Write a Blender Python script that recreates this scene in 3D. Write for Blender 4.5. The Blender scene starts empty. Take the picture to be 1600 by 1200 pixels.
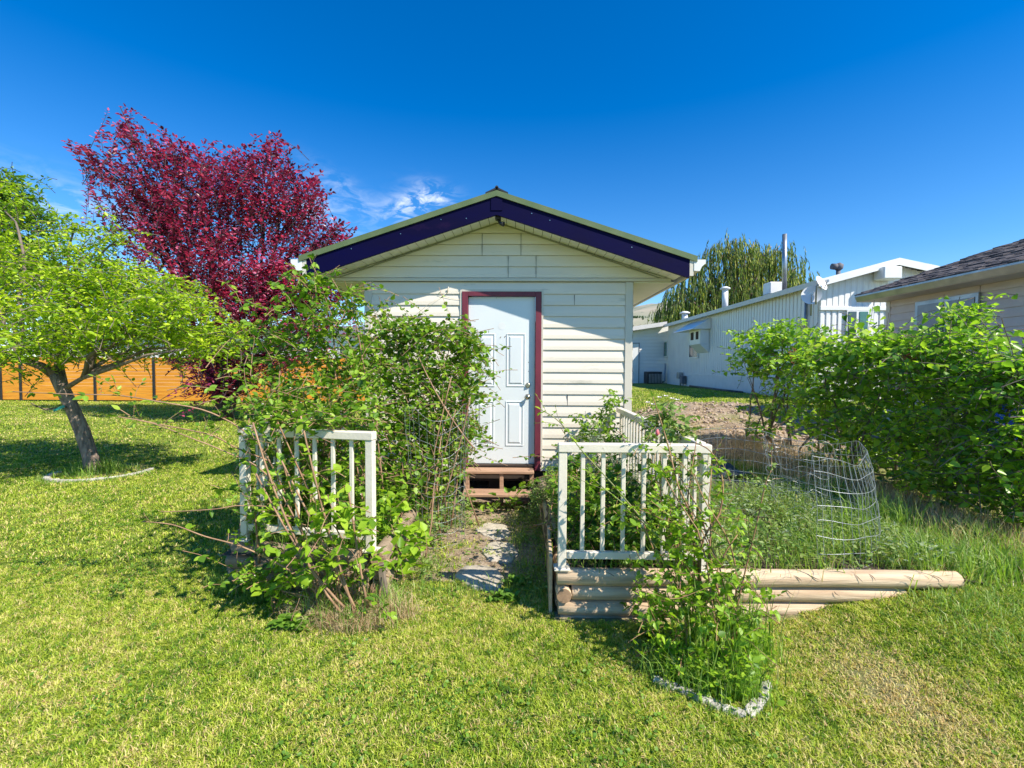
import bpy, math, random
import numpy as np
from mathutils import Vector, Matrix, Quaternion
R = math.radians
sc = bpy.context.scene

# ---------------------------------------------------------------- camera
F = 740.0                                   # focal length in px of the 1600 px wide frame
cam_d = bpy.data.cameras.new('camera'); cam_d.sensor_width = 36; cam_d.lens = 36*F/1600
cam_d.clip_start = 0.05; cam_d.clip_end = 6000
cam = bpy.data.objects.new('camera', cam_d); sc.collection.objects.link(cam); sc.camera = cam
CROT = (Matrix.Rotation(R(1.16), 3, 'Z') @ Matrix.Rotation(R(90-2.17), 3, 'X') @ Matrix.Rotation(R(0.30), 3, 'Z'))
CLOC = Vector((0, 0, 1.6))
cam.matrix_world = Matrix.Translation(CLOC) @ CROT.to_4x4()

# ---------------------------------------------------------------- sun, sky, exposure
SUN_DIR = Vector((0.57, -0.40, 0.73)).normalized()
sun_d = bpy.data.lights.new('sun', 'SUN'); sun_d.energy = 4.5; sun_d.angle = R(0.5); sun_d.color = (1.0, .93, .80)
sun = bpy.data.objects.new('sun', sun_d); sc.collection.objects.link(sun)
sun.rotation_euler = (-SUN_DIR).to_track_quat('-Z', 'Y').to_euler(); sun.location = (20, -14, 26)
world = bpy.data.worlds.new('World'); sc.world = world; world.use_nodes = True
sc.view_settings.view_transform = 'Standard'; sc.view_settings.look = 'None'
sc.view_settings.exposure = 0.80; sc.view_settings.gamma = 1.0

def ray(px, py):
    return CROT @ Vector(((px-800)/F, -(py-600)/F, -1.0))
def W(px, py, Y):
    d = ray(px, py); return CLOC + d*(Y/d.y)

def build_world():
    nt = world.node_tree; N = nt.nodes; L = nt.links; N.clear()
    out = N.new('ShaderNodeOutputWorld'); bg = N.new('ShaderNodeBackground'); bg.inputs[1].default_value = 0.15
    sky = N.new('ShaderNodeTexSky'); sky.sky_type = 'NISHITA'; sky.sun_disc = False
    sky.sun_elevation = math.asin(SUN_DIR.z); sky.sun_rotation = math.atan2(SUN_DIR.x, SUN_DIR.y)
    sky.altitude = 600; sky.air_density = 1.0; sky.dust_density = 0.25; sky.ozone_density = 3.0
    hs = N.new('ShaderNodeHueSaturation'); hs.inputs['Saturation'].default_value = 1.45; hs.inputs['Value'].default_value = .80; hs.inputs['Hue'].default_value = .502
    tc = N.new('ShaderNodeTexCoord'); tr_ = N.new('ShaderNodeValToRGB'); tr_.color_ramp.elements[0].position = .03; tr_.color_ramp.elements[1].position = .50
    tr_.color_ramp.elements[0].color = (.86, .97, 1, 1); tr_.color_ramp.elements[1].color = (.20, .62, .98, 1)
    e2 = tr_.color_ramp.elements.new(.20); e2.color = (.50, .80, 1, 1)
    tm = N.new('ShaderNodeMix'); tm.data_type = 'RGBA'; tm.blend_type = 'MULTIPLY'; tm.inputs[0].default_value = 1; L.new(sky.outputs[0], tm.inputs[6]); L.new(tr_.outputs[0], tm.inputs[7]); L.new(tm.outputs[2], hs.inputs['Color'])
    sx_ = N.new('ShaderNodeSeparateXYZ'); L.new(tc.outputs['Generated'], sx_.inputs[0])
    mr = N.new('ShaderNodeMapRange'); mr.inputs[1].default_value = 0.02; mr.inputs[2].default_value = .42; mr.inputs[3].default_value = 1.06; mr.inputs[4].default_value = 1.08; L.new(sx_.outputs[2], mr.inputs[0]); L.new(sx_.outputs[2], tr_.inputs[0]); L.new(mr.outputs[0], hs.inputs['Saturation'])
    def math_(op, a, b=None):
        n = N.new('ShaderNodeMath'); n.operation = op; n.use_clamp = False
        for i, v in enumerate((a, b)):
            if v is None: continue
            if isinstance(v, (int, float)): n.inputs[i].default_value = v
            else: L.new(v, n.inputs[i])
        return n.outputs[0]
    mask = None
    # wisps of cirrus: (pixel, spread across, spread up, strength, tilt)
    for px, py, sx, sy, st, tilt in ((645, 322, .046, .022, 1.25, -.3), (680, 305, .045, .02, .55, .2), (545, 300, .08, .018, .22, .5), (490, 325, .09, .04, .45, .1),
                                     (95, 310, .10, .03, .30, .2), (140, 350, .08, .03, .2, .1)):
        d = ray(px, py).normalized(); r = d.cross(Vector((0, 0, 1))).normalized(); u = r.cross(d)
        r2 = r*math.cos(tilt)-u*math.sin(tilt); u2 = u*math.cos(tilt)+r*math.sin(tilt)
        terms = []
        for ax, s in ((r2, sx), (u2, sy)):
            dt = N.new('ShaderNodeVectorMath'); dt.operation = 'DOT_PRODUCT'; L.new(tc.outputs['Generated'], dt.inputs[0]); dt.inputs[1].default_value = ax
            v = math_('MULTIPLY', math_('SUBTRACT', dt.outputs['Value'], ax.dot(d)), 1/s); terms.append(math_('MULTIPLY', v, v))
        g = math_('MULTIPLY', math_('POWER', 2.718, math_('MULTIPLY', math_('ADD', *terms), -1.0)), st)
        mask = g if mask is None else math_('ADD', mask, g)
    mp = N.new('ShaderNodeMapping'); mp.inputs['Scale'].default_value = (9, 9, 22); mp.inputs['Rotation'].default_value = (0, .35, 0)
    L.new(tc.outputs['Generated'], mp.inputs[0])
    no = N.new('ShaderNodeTexNoise'); no.inputs['Scale'].default_value = 2.2; no.inputs['Detail'].default_value = 9; no.inputs['Roughness'].default_value = .62; no.inputs['Distortion'].default_value = .7
    L.new(mp.outputs[0], no.inputs['Vector'])
    rp = N.new('ShaderNodeMapRange'); rp.inputs[1].default_value = .42; rp.inputs[2].default_value = .68
    L.new(no.outputs[0], rp.inputs[0])
    fac = math_('MINIMUM', math_('MULTIPLY', math_('MULTIPLY', mask, rp.outputs[0]), .95), .9)
    mx = N.new('ShaderNodeMix'); mx.data_type = 'RGBA'; L.new(fac, mx.inputs[0]); L.new(hs.outputs[0], mx.inputs[6]); mx.inputs[7].default_value = (4.6, 4.9, 5.3, 1)
    L.new(mx.outputs[2], bg.inputs[0]); L.new(bg.outputs[0], out.inputs[0])
build_world()

# ---------------------------------------------------------------- helpers
ORG = {}
def tag(o, label=None, cat=None, group=None, kind=None):
    if label: o['label'] = label
    if cat: o['category'] = cat
    if group: o['group'] = group
    if kind: o['kind'] = kind
    return o
def empty(name, loc, label=None, cat=None, group=None):
    o = bpy.data.objects.new(name, None); sc.collection.objects.link(o); o.location = loc; o.empty_display_size = .2
    ORG[o] = Vector(loc); return tag(o, label, cat, group)
def link_mesh(name, me, mat, parent=None, org=None):
    o = bpy.data.objects.new(name, me); sc.collection.objects.link(o)
    if mat: me.materials.append(mat)
    if parent is not None: o.parent = parent; ORG[o] = ORG[parent]
    else: ORG[o] = Vector(org or (0, 0, 0)); o.location = ORG[o]
    return o
def np_mesh(name, verts, fsizes, loops, mat, parent=None, org=None, smooth=False, attrs=None):
    verts = np.asarray(verts, dtype=np.float32).reshape(-1, 3)
    o_ = ORG[parent] if parent is not None else Vector(org or (0, 0, 0))
    verts = verts-np.array(o_, dtype=np.float32)
    me = bpy.data.meshes.new(name); me.vertices.add(len(verts)); me.vertices.foreach_set('co', verts.ravel())
    loops = np.asarray(loops, dtype=np.int32).ravel(); fsizes = np.asarray(fsizes, dtype=np.int32)
    me.loops.add(len(loops)); me.loops.foreach_set('vertex_index', loops)
    me.polygons.add(len(fsizes)); st = np.concatenate(([0], np.cumsum(fsizes)[:-1])).astype(np.int32)
    me.polygons.foreach_set('loop_start', st)
    if smooth: me.polygons.foreach_set('use_smooth', np.ones(len(fsizes), dtype=bool))
    for k, v in (attrs or {}).items():
        a = me.attributes.new(k, 'FLOAT', 'POINT'); a.data.foreach_set('value', np.asarray(v, dtype=np.float32))
    me.update(calc_edges=True)
    return link_mesh(name, me, mat, parent, org)

class MB:
    def __init__(s): s.v = []; s.f = []; s.sm = []
    def add(s, vs, fs, smooth=False):
        n = len(s.v); s.v += [tuple(p) for p in vs]; s.f += [tuple(n+i for i in f) for f in fs]; s.sm += [smooth]*len(fs); return s
    def box(s, x0, x1, y0, y1, z0, z1, bev=0.0):
        return s.obox(Vector(((x0+x1)/2, (y0+y1)/2, (z0+z1)/2)), (abs(x1-x0), abs(y1-y0), abs(z1-z0)), bev=bev)
    def obox(s, c, size, X=(1, 0, 0), Y=None, bev=0.0):
        X = Vector(X).normalized(); Y = Vector(Y) if Y is not None else Vector((0, 0, 1)).cross(X); Y = (Y-X*Y.dot(X)).normalized(); Z = X.cross(Y)
        hx, hy, hz = size[0]/2, size[1]/2, size[2]/2; c = Vector(c)
        if bev <= 0:
            vs = [c+X*(sx*hx)+Y*(sy*hy)+Z*(sz*hz) for sz in (-1, 1) for sx, sy in ((-1, -1), (1, -1), (1, 1), (-1, 1))]
            return s.add(vs, [(3, 2, 1, 0), (4, 5, 6, 7), (0, 1, 5, 4), (1, 2, 6, 5), (2, 3, 7, 6), (3, 0, 4, 7)])
        b = min(bev, hx*.9, hy*.9, hz*.9); vs = []; idx = {}
        for sx in (-1, 1):
            for sy in (-1, 1):
                for sz in (-1, 1):
                    for a in range(3):
                        p = [hx-b, hy-b, hz-b]; p[a] += b
                        idx[(sx, sy, sz, a)] = len(vs); vs.append(c+X*(sx*p[0])+Y*(sy*p[1])+Z*(sz*p[2]))
        fs = []
        for a in range(3):
            u, w_ = [(1, 2), (2, 0), (0, 1)][a]
            for sg in (-1, 1):
                f = []
                for su, sw in ((-1, -1), (1, -1), (1, 1), (-1, 1)):
                    k = [0, 0, 0]; k[a] = sg; k[u] = su; k[w_] = sw; f.append(idx[(*k, a)])
                fs.append(tuple(f) if sg > 0 else tuple(f[::-1]))
        for a in range(3):
            u, w_ = [(1, 2), (2, 0), (0, 1)][a]
            for su in (-1, 1):
                for sw in (-1, 1):
                    k0 = [0, 0, 0]; k1 = [0, 0, 0]; k0[a] = -1; k1[a] = 1; k0[u] = k1[u] = su; k0[w_] = k1[w_] = sw
                    f = (idx[(*k0, u)], idx[(*k1, u)], idx[(*k1, w_)], idx[(*k0, w_)])
                    fs.append(f if su*sw < 0 else f[::-1])
        for sx in (-1, 1):
            for sy in (-1, 1):
                for sz in (-1, 1):
                    f = tuple(idx[(sx, sy, sz, a)] for a in range(3)); fs.append(f if sx*sy*sz > 0 else f[::-1])
        return s.add(vs, fs)
    def quad(s, a, b, c, d): return s.add([a, b, c, d], [(0, 1, 2, 3)])
    def prism(s, prof, vec):                     # closed profile (3-D points) swept along vec
        vec = Vector(vec); n = len(prof); vs = [Vector(p) for p in prof]+[Vector(p)+vec for p in prof]
        return s.add(vs, [tuple(range(n))[::-1], tuple(range(n, 2*n))]+[(i, (i+1) % n, n+(i+1) % n, n+i) for i in range(n)])
    def tube(s, pts, rad, n=8, cap=True, rnd=None):
        pts = [Vector(p) for p in pts]; k = len(pts)
        if isinstance(rad, (int, float)): rad = [rad]*k
        vs = []; up = Vector((0, 0, 1))
        t0 = (pts[1]-pts[0]).normalized()
        a = t0.cross(up)
        if a.length < .2: a = t0.cross(Vector((1, 0, 0)))
        a.normalize()
        for i, p in enumerate(pts):
            t = (pts[min(i+1, k-1)]-pts[max(i-1, 0)]).normalized()
            a = (a-t*a.dot(t)).normalized(); b = t.cross(a)
            for j in range(n):
                an = 2*math.pi*j/n; rr = rad[i]*(1+(rnd.uniform(-.12, .12) if rnd else 0))
                vs.append(p+a*(rr*math.cos(an))+b*(rr*math.sin(an)))
        fs = [(i*n+j, i*n+(j+1) % n, (i+1)*n+(j+1) % n, (i+1)*n+j) for i in range(k-1) for j in range(n)]
        s.add(vs, fs, True)
        if cap:
            m = len(s.v)-len(vs)
            s.f.append(tuple(m+j for j in range(n))[::-1]); s.f.append(tuple(m+(k-1)*n+j for j in range(n))); s.sm += [False, False]
        return s
    def build(s, name, mat, parent=None, org=None, label=None):
        me = bpy.data.meshes.new(name); o_ = ORG[parent] if parent is not None else Vector(org or (0, 0, 0))
        me.from_pydata([Vector(p)-o_ for p in s.v], [], s.f)
        me.polygons.foreach_set('use_smooth', s.sm); me.update()
        o = link_mesh(name, me, mat, parent, org)
        if label: o['label'] = label
        return o

def vnoise(x, y, scale, seed=0):                 # value noise in 0..1
    x = np.asarray(x, float)/scale; y = np.asarray(y, float)/scale
    xi = np.floor(x).astype(np.int64); yi = np.floor(y).astype(np.int64); fx = x-xi; fy = y-yi
    fx = fx*fx*(3-2*fx); fy = fy*fy*(3-2*fy)
    def h(a, b):
        n = (a*374761393+b*668265263+seed*974634777) & 0xffffffff; n = ((n ^ (n >> 13))*1274126177) & 0xffffffff
        return ((n ^ (n >> 16)) & 0xffff)/65535.0
    return (h(xi, yi)*(1-fx)+h(xi+1, yi)*fx)*(1-fy)+(h(xi, yi+1)*(1-fx)+h(xi+1, yi+1)*fx)*fy
def ss(t): t = np.clip(t, 0, 1); return t*t*(3-2*t)
def gz(x, y):                                    # height of the ground
    x = np.asarray(x, float); y = np.asarray(y, float)
    z = (.22*ss((x-1.3)/1.5)+.10*ss((x-2.85)/1.4))*ss((y-1.5)/1.4)+.32*ss((y-6)/6.5)*ss((x-1.4)/2.5)
    z = z+.025*(vnoise(x, y, 1.7, 3)-.5)+.012*(vnoise(x, y, .45, 5)-.5)
    return z
def G(px, py, dz=0.0):                           # ground point seen at a pixel
    d = ray(px, py); lo = .3; t = lo
    while t < 200:
        p = CLOC+d*t
        if p.z <= float(gz(p.x, p.y)): break
        t += .02
    p = CLOC+d*t; return Vector((p.x, p.y, float(gz(p.x, p.y))+dz))

# ---------------------------------------------------------------- materials
def mat_base(name):
    m = bpy.data.materials.new(name); m.use_nodes = True; nt = m.node_tree
    return m, nt, nt.nodes, nt.links, nt.nodes['Principled BSDF']
def pm(name, c1, c2=None, rough=.6, scale=4, stretch=(1, 1, 1), bump=0.0, bscale=40, metal=0.0, detail=6, spec=.5, c3=None, f3=.62, s3=3.0, lo=.35, hi=.65):
    m, nt, N, L, P = mat_base(name)
    P.inputs['Roughness'].default_value = rough; P.inputs['Metallic'].default_value = metal; P.inputs['Specular IOR Level'].default_value = spec
    c2 = c2 or tuple(v*.8 for v in c1)
    tc = N.new('ShaderNodeTexCoord'); mp = N.new('ShaderNodeMapping'); mp.inputs['Scale'].default_value = stretch; L.new(tc.outputs['Object'], mp.inputs[0])
    no = N.new('ShaderNodeTexNoise'); no.inputs['Scale'].default_value = scale; no.inputs['Detail'].default_value = detail; L.new(mp.outputs[0], no.inputs['Vector'])
    rp = N.new('ShaderNodeValToRGB'); rp.color_ramp.elements[0].position = lo; rp.color_ramp.elements[1].position = hi
    rp.color_ramp.elements[0].color = (*c1, 1); rp.color_ramp.elements[1].color = (*c2, 1); L.new(no.outputs[0], rp.inputs[0]); col = rp.outputs[0]
    if c3:
        n3 = N.new('ShaderNodeTexNoise'); n3.inputs['Scale'].default_value = s3; n3.inputs['Detail'].default_value = 8; n3.inputs['Roughness'].default_value = .7; L.new(mp.outputs[0], n3.inputs['Vector'])
        r3 = N.new('ShaderNodeMapRange'); r3.inputs[1].default_value = f3; r3.inputs[2].default_value = f3+.1; L.new(n3.outputs[0], r3.inputs[0])
        mx = N.new('ShaderNodeMix'); mx.data_type = 'RGBA'; L.new(r3.outputs[0], mx.inputs[0]); L.new(col, mx.inputs[6]); mx.inputs[7].default_value = (*c3, 1); col = mx.outputs[2]
    L.new(col, P.inputs['Base Color'])
    if bump > 0:
        nb = N.new('ShaderNodeTexNoise'); nb.inputs['Scale'].default_value = bscale; nb.inputs['Detail'].default_value = 5; L.new(mp.outputs[0], nb.inputs['Vector'])
        bp = N.new('ShaderNodeBump'); bp.inputs['Strength'].default_value = bump; bp.inputs['Distance'].default_value = .01; L.new(nb.outputs[0], bp.inputs['Height']); L.new(bp.outputs[0], P.inputs['Normal'])
    return m
def leafmat(name, cols, trans=.4, rough=.42, tint=(1.25, 1.3, .6), spec=.45):
    m, nt, N, L, P = mat_base(name)
    at = N.new('ShaderNodeAttribute'); at.attribute_name = 'rnd'
    rp = N.new('ShaderNodeValToRGB'); el = rp.color_ramp.elements
    while len(el) < len(cols): el.new(.5)
    for i, c in enumerate(cols): el[i].position = i/(len(cols)-1); el[i].color = (*c, 1)
    L.new(at.outputs['Fac'], rp.inputs[0]); L.new(rp.outputs[0], P.inputs['Base Color'])
    P.inputs['Roughness'].default_value = rough; P.inputs['Specular IOR Level'].default_value = spec
    tr = N.new('ShaderNodeBsdfTranslucent'); mu = N.new('ShaderNodeMix'); mu.data_type = 'RGBA'; mu.blend_type = 'MULTIPLY'; mu.inputs[0].default_value = 1
    L.new(rp.outputs[0], mu.inputs[6]); mu.inputs[7].default_value = (*tint, 1); L.new(mu.outputs[2], tr.inputs[0])
    mx = N.new('ShaderNodeMixShader'); mx.inputs[0].default_value = trans
    L.new(P.outputs[0], mx.inputs[1]); L.new(tr.outputs[0], mx.inputs[2]); L.new(mx.outputs[0], N['Material Output'].inputs[0])
    return m

M = {}
M['siding'] = pm('cream_vinyl', (.79, .71, .60), (.74, .66, .56), rough=.5, scale=2.5, stretch=(.5, 1, 3), bump=.06, bscale=60, c3=(.52, .49, .40), f3=.60, s3=3)
M['trim'] = pm('cream_trim', (.64, .59, .50), (.59, .54, .46), rough=.45, scale=3)
M['soffit'] = pm('soffit_vinyl', (.86, .84, .78), (.82, .80, .74), rough=.5)
M['groove'] = pm('groove_shade', (.30, .29, .22), (.26, .25, .19))
M['seam'] = pm('seam_line', (.17, .16, .13), (.22, .21, .17))
M['navy'] = pm('navy_fascia', (.002, .0016, .042), (.0035, .0025, .030), spec=.08, rough=.6, scale=3, stretch=(.4, 1, 1), bump=.1, bscale=30, c3=(.014, .006, .04), f3=.64)
M['greenedge'] = pm('green_drip_edge', (.10, .145, .055), (.13, .17, .075), rough=.5, scale=6)
M['shingle_dark'] = pm('dark_shingle', (.035, .032, .035), (.075, .065, .06), rough=.9, scale=30, bump=.6, bscale=90)
M['white'] = pm('white_paint', (.80, .80, .79), (.74, .74, .73), rough=.4)
M['door'] = pm('white_door', (.74, .77, .78), (.70, .73, .74), rough=.38, scale=2, c3=(.62, .63, .60), f3=.68, s3=6)
M['maroon'] = pm('maroon_paint', (.19, .025, .045), (.13, .018, .035), rough=.5, scale=7, stretch=(1, 1, .4), c3=(.30, .14, .13), f3=.67, s3=9)
M['nickel'] = pm('satin_nickel', (.55, .50, .42), (.45, .40, .33), rough=.28, metal=1.0)
M['black'] = pm('black_metal', (.015, .015, .017), (.025, .025, .028), rough=.5)
M['dark'] = pm('dark_timber', (.035, .025, .02), (.06, .04, .03), rough=.9)
M['log'] = pm('peeled_log', (.68, .52, .35), (.46, .32, .20), rough=.8, scale=4, stretch=(.6, 9, 9), bump=.5, bscale=18, c3=(.33, .26, .20), f3=.60, s3=1.6)
M['logy'] = pm('peeled_log_side', (.60, .46, .30), (.42, .30, .19), rough=.8, scale=5, stretch=(5, .7, 5), bump=.35, bscale=18, c3=(.16, .11, .08), f3=.6, s3=2.2)
M['logend'] = pm('log_end_grain', (.40, .25, .15), (.24, .15, .09), rough=.85, scale=14, bump=.3)
M['oldlog'] = pm('weathered_log', (.35, .26, .175), (.21, .155, .10), rough=.85, scale=5, stretch=(.7, 5, 5), bump=.4, bscale=18, c3=(.08, .06, .045), f3=.56, s3=3)
M['tread'] = pm('redwood_tread', (.46, .28, .18), (.32, .19, .12), rough=.75, scale=6, stretch=(.6, 6, 6), bump=.3, bscale=20, c3=(.16, .07, .04), f3=.66, s3=3)
M['rail'] = pm('railing_paint', (.78, .71, .60), (.70, .63, .53), rough=.5, scale=5, c3=(.42, .37, .28), f3=.63, s3=14, bump=.15, bscale=50)
M['concrete'] = pm('pale_concrete', (.54, .48, .39), (.38, .33, .26), rough=.9, scale=9, bump=.6, bscale=45, c3=(.22, .19, .15), f3=.6, s3=6)
M['whitestone'] = pm('whitish_concrete', (.56, .53, .47), (.34, .31, .27), rough=.9, scale=12, bump=.7, bscale=40, c3=(.22, .19, .15), f3=.62, s3=9)
M['fence'] = pm('orange_stain', (.84, .36, .03), (.62, .22, .015), rough=.6, scale=3, stretch=(.35, 1, 6.6), bump=.2, bscale=20, c3=(.36, .11, .015), f3=.62, s3=2.5)
M['bark'] = pm('grey_brown_bark', (.34, .25, .20), (.14, .10, .08), rough=.95, scale=9, stretch=(3, 3, .8), bump=1.0, bscale=22, c3=(.33, .26, .21), f3=.58, s3=5)
M['darkbark'] = pm('dark_bark', (.06, .045, .045), (.035, .028, .03), rough=.9, scale=9, stretch=(2, 2, .7), bump=.5)
M['cane'] = pm('tan_cane', (.40, .24, .14), (.26, .15, .085), rough=.7, scale=14)
M['redcane'] = pm('red_brown_cane', (.26, .12, .07), (.34, .22, .09), rough=.65, scale=11)
M['greenstem'] = pm('green_stem', (.17, .24, .06), (.24, .20, .08), rough=.6, scale=9)
M['greystem'] = pm('grey_stem', (.22, .17, .13), (.13, .10, .08), rough=.85, scale=12)
M['wire'] = pm('galvanised_wire', (.46, .48, .49), (.36, .38, .39), rough=.4, metal=.6)
M['soil'] = pm('garden_soil', (.10, .075, .05), (.055, .04, .028), rough=1, scale=16, bump=1, bscale=40)
M['whitemetal'] = pm('white_metal_siding', (.80, .79, .77), (.75, .74, .73), rough=.42, scale=1.5)
M['greywhite'] = pm('pale_eave', (.66, .62, .58), (.60, .57, .53), rough=.5)
M['beige'] = pm('beige_vinyl', (.62, .54, .50), (.57, .49, .455), rough=.55, scale=3)
M['glass'] = pm('dark_glass', (.03, .05, .055), (.05, .07, .07), rough=.06, spec=.8)
M['greyglass'] = pm('curtained_glass', (.22, .20, .22), (.17, .16, .18), rough=.15, spec=.7)
M['teal'] = pm('teal_glass', (.06, .18, .15), (.05, .14, .12), rough=.1, spec=.7)
M['galv'] = pm('galvanised_pipe', (.42, .44, .46), (.30, .32, .34), rough=.35, metal=.7)
M['roofgrey'] = pm('grey_metal_roof', (.16, .16, .18), (.11, .11, .125), rough=.7, scale=3)
M['blueplastic'] = pm('blue_plastic', (.02, .10, .50), (.015, .08, .42), rough=.4)
M['blackcloth'] = pm('black_landscape_cloth', (.012, .013, .016), (.03, .032, .04), rough=.55, scale=9, bump=.8, bscale=12)
M['petal'] = pm('white_petal', (.80, .76, .70), (.76, .66, .60), rough=.6)
M['pink'] = pm('pink_petal', (.75, .10, .14), (.70, .22, .22), rough=.6)
M['redorange'] = pm('spent_blossom', (.38, .13, .06), (.26, .10, .05), rough=.8)
# leaves
M['l_plum'] = leafmat('plum_leaf', [(.12, .24, .02), (.30, .47, .02), (.50, .64, .025), (.66, .76, .05)], trans=.42)
M['l_purple'] = leafmat('purple_leaf', [(.05, .016, .032), (.18, .026, .075), (.42, .06, .16), (.66, .20, .30)], trans=.38, tint=(2.0, .55, .8), rough=.35, spec=.7)
M['l_bramble'] = leafmat('bramble_leaf', [(.05, .13, .018), (.13, .27, .02), (.26, .43, .03), (.42, .56, .07)], trans=.42, rough=.45)
M['l_fresh'] = leafmat('fresh_raspberry_leaf', [(.10, .22, .015), (.20, .36, .02), (.32, .50, .03), (.44, .60, .05)], trans=.42, rough=.45)
M['l_lilac'] = leafmat('lilac_leaf', [(.07, .18, .025), (.18, .37, .035), (.34, .55, .045), (.54, .70, .09)], trans=.5, rough=.36, spec=.6)
M['l_weed'] = leafmat('weed_leaf', [(.07, .15, .03), (.15, .27, .05), (.27, .38, .09), (.42, .48, .18)], trans=.40, rough=.55)
M['l_grey'] = leafmat('grey_green_leaf', [(.15, .20, .12), (.24, .31, .17), (.34, .42, .25), (.46, .50, .34)], trans=.25, rough=.7)
M['l_dark'] = leafmat('dark_tree_leaf', [(.02, .06, .015), (.045, .11, .02), (.10, .20, .03), (.18, .30, .04)], trans=.3)
M['l_willow'] = leafmat('willow_leaf', [(.05, .11, .025), (.13, .21, .035), (.28, .36, .06), (.50, .50, .12)], trans=.38, rough=.6)
M['grass'] = leafmat('lawn_blade', [(.05, .14, .014), (.19, .33, .022), (.41, .52, .035), (.60, .62, .11), (.80, .66, .32), (.60, .38, .18)], trans=.35, rough=.55, tint=(1.1, 1.15, .6), spec=.3)
M['tallgrass'] = leafmat('long_grass_blade', [(.08, .17, .03), (.17, .32, .04), (.30, .46, .07), (.46, .54, .18), (.66, .56, .34)], trans=.42, rough=.45)
M['straw'] = leafmat('dry_straw', [(.48, .34, .19), (.66, .50, .29), (.78, .64, .40)], trans=.3, rough=.8, tint=(1.1, 1, .7))
M['clover'] = leafmat('clover_leaf', [(.08, .18, .02), (.15, .29, .03), (.25, .42, .045)], trans=.38, rough=.5)

# ---------------------------------------------------------------- leaves and blades
def leaf_mesh(name, P, D, Nn, S, mat, parent=None, w=.55, org=None, rnd=None, fold=.18, curl=.12, seed=0, heart=False):
    P = np.asarray(P, float).reshape(-1, 3); n = len(P)
    rg = np.random.default_rng(seed+7)
    D = D/np.maximum(np.linalg.norm(D, axis=1, keepdims=True), 1e-6)
    Nn = Nn-D*np.sum(Nn*D, axis=1, keepdims=True); Nn = Nn/np.maximum(np.linalg.norm(Nn, axis=1, keepdims=True), 1e-6)
    B = np.cross(D, Nn); S = S[:, None]
    wd = w*S*(.85+.3*rg.random((n, 1)))
    tt, kk = ((.10, .36, .72), (.42, .50, .26)) if heart else ((.16, .46, .78), (.34, .50, .28))
    cu = S*curl*rg.uniform(.2, 1.6, (n, 1)); fo = wd*fold*rg.uniform(-.2, 1.8, (n, 1)); sk = rg.uniform(-.10, .10, (n, 1))*wd
    base = P; tip = P+D*S-Nn*cu+B*sk; lv = []; rv = []
    for t_, k_, c_ in zip(tt, kk, (0, .15, .55)):
        jl = 1+rg.uniform(-.12, .12, (n, 1)); jr = 1+rg.uniform(-.12, .12, (n, 1)); m_ = P+D*S*t_+B*sk*t_
        lv.append(m_+B*wd*k_*jl+Nn*(fo*k_*2-cu*c_)); rv.append(m_-B*wd*k_*jr+Nn*(fo*k_*2-cu*c_))
    V = np.stack([base, *lv, tip, *rv[::-1]], axis=1).reshape(-1, 3)
    i = np.arange(n)[:, None]*8
    L = np.concatenate([i+np.array([[0, 4, 3, 2, 1]]), i+np.array([[0, 7, 6, 5, 4]])], axis=1)
    if rnd is None: rnd = np.clip(rg.normal(.5, .22, n), 0, 1)
    return np_mesh(name, V, np.full(2*n, 5), L, mat, parent, org, attrs={'rnd': np.repeat(rnd, 8)})

def blade_mesh(name, P, H, Wd, lean, mat, parent=None, org=None, rnd=None, seed=0, kind=None, label=None, cat=None):
    n = len(P); rg = np.random.default_rng(seed); an = rg.random(n)*2*np.pi
    dr = np.stack([np.cos(an), np.sin(an), np.zeros(n)], 1); a2 = an+rg.uniform(.6, 2.5, n)
    sd = np.stack([np.cos(a2), np.sin(a2), np.zeros(n)], 1)*Wd[:, None]*.5
    H_ = H[:, None]; ln = lean[:, None]; up = np.array([[0, 0, 1.0]])
    m = P+up*H_*.55*np.sqrt(np.clip(1-(ln*.7)**2, .1, 1))+dr*H_*.28*ln
    t = P+up*H_*np.sqrt(np.clip(1-ln**2, .05, 1))*.92+dr*H_*ln
    V = np.stack([P-sd, P+sd, m+sd*.75, m-sd*.75, t], 1).reshape(-1, 3); i = np.arange(n)[:, None]*5
    L = np.concatenate([i+np.array([[0, 1, 2, 3]]), i+np.array([[3, 2, 4]])], axis=1)
    o = np_mesh(name, V, np.tile([4, 3], n), L, mat, parent, org, attrs={'rnd': np.repeat(rnd, 5)})
    return tag(o, label, cat, kind=kind)

def bez(a, b, c, n):
    a, b, c = Vector(a), Vector(b), Vector(c); return [a*(1-t)**2+b*2*t*(1-t)+c*t*t for t in [i/(n-1) for i in range(n)]]

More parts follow.
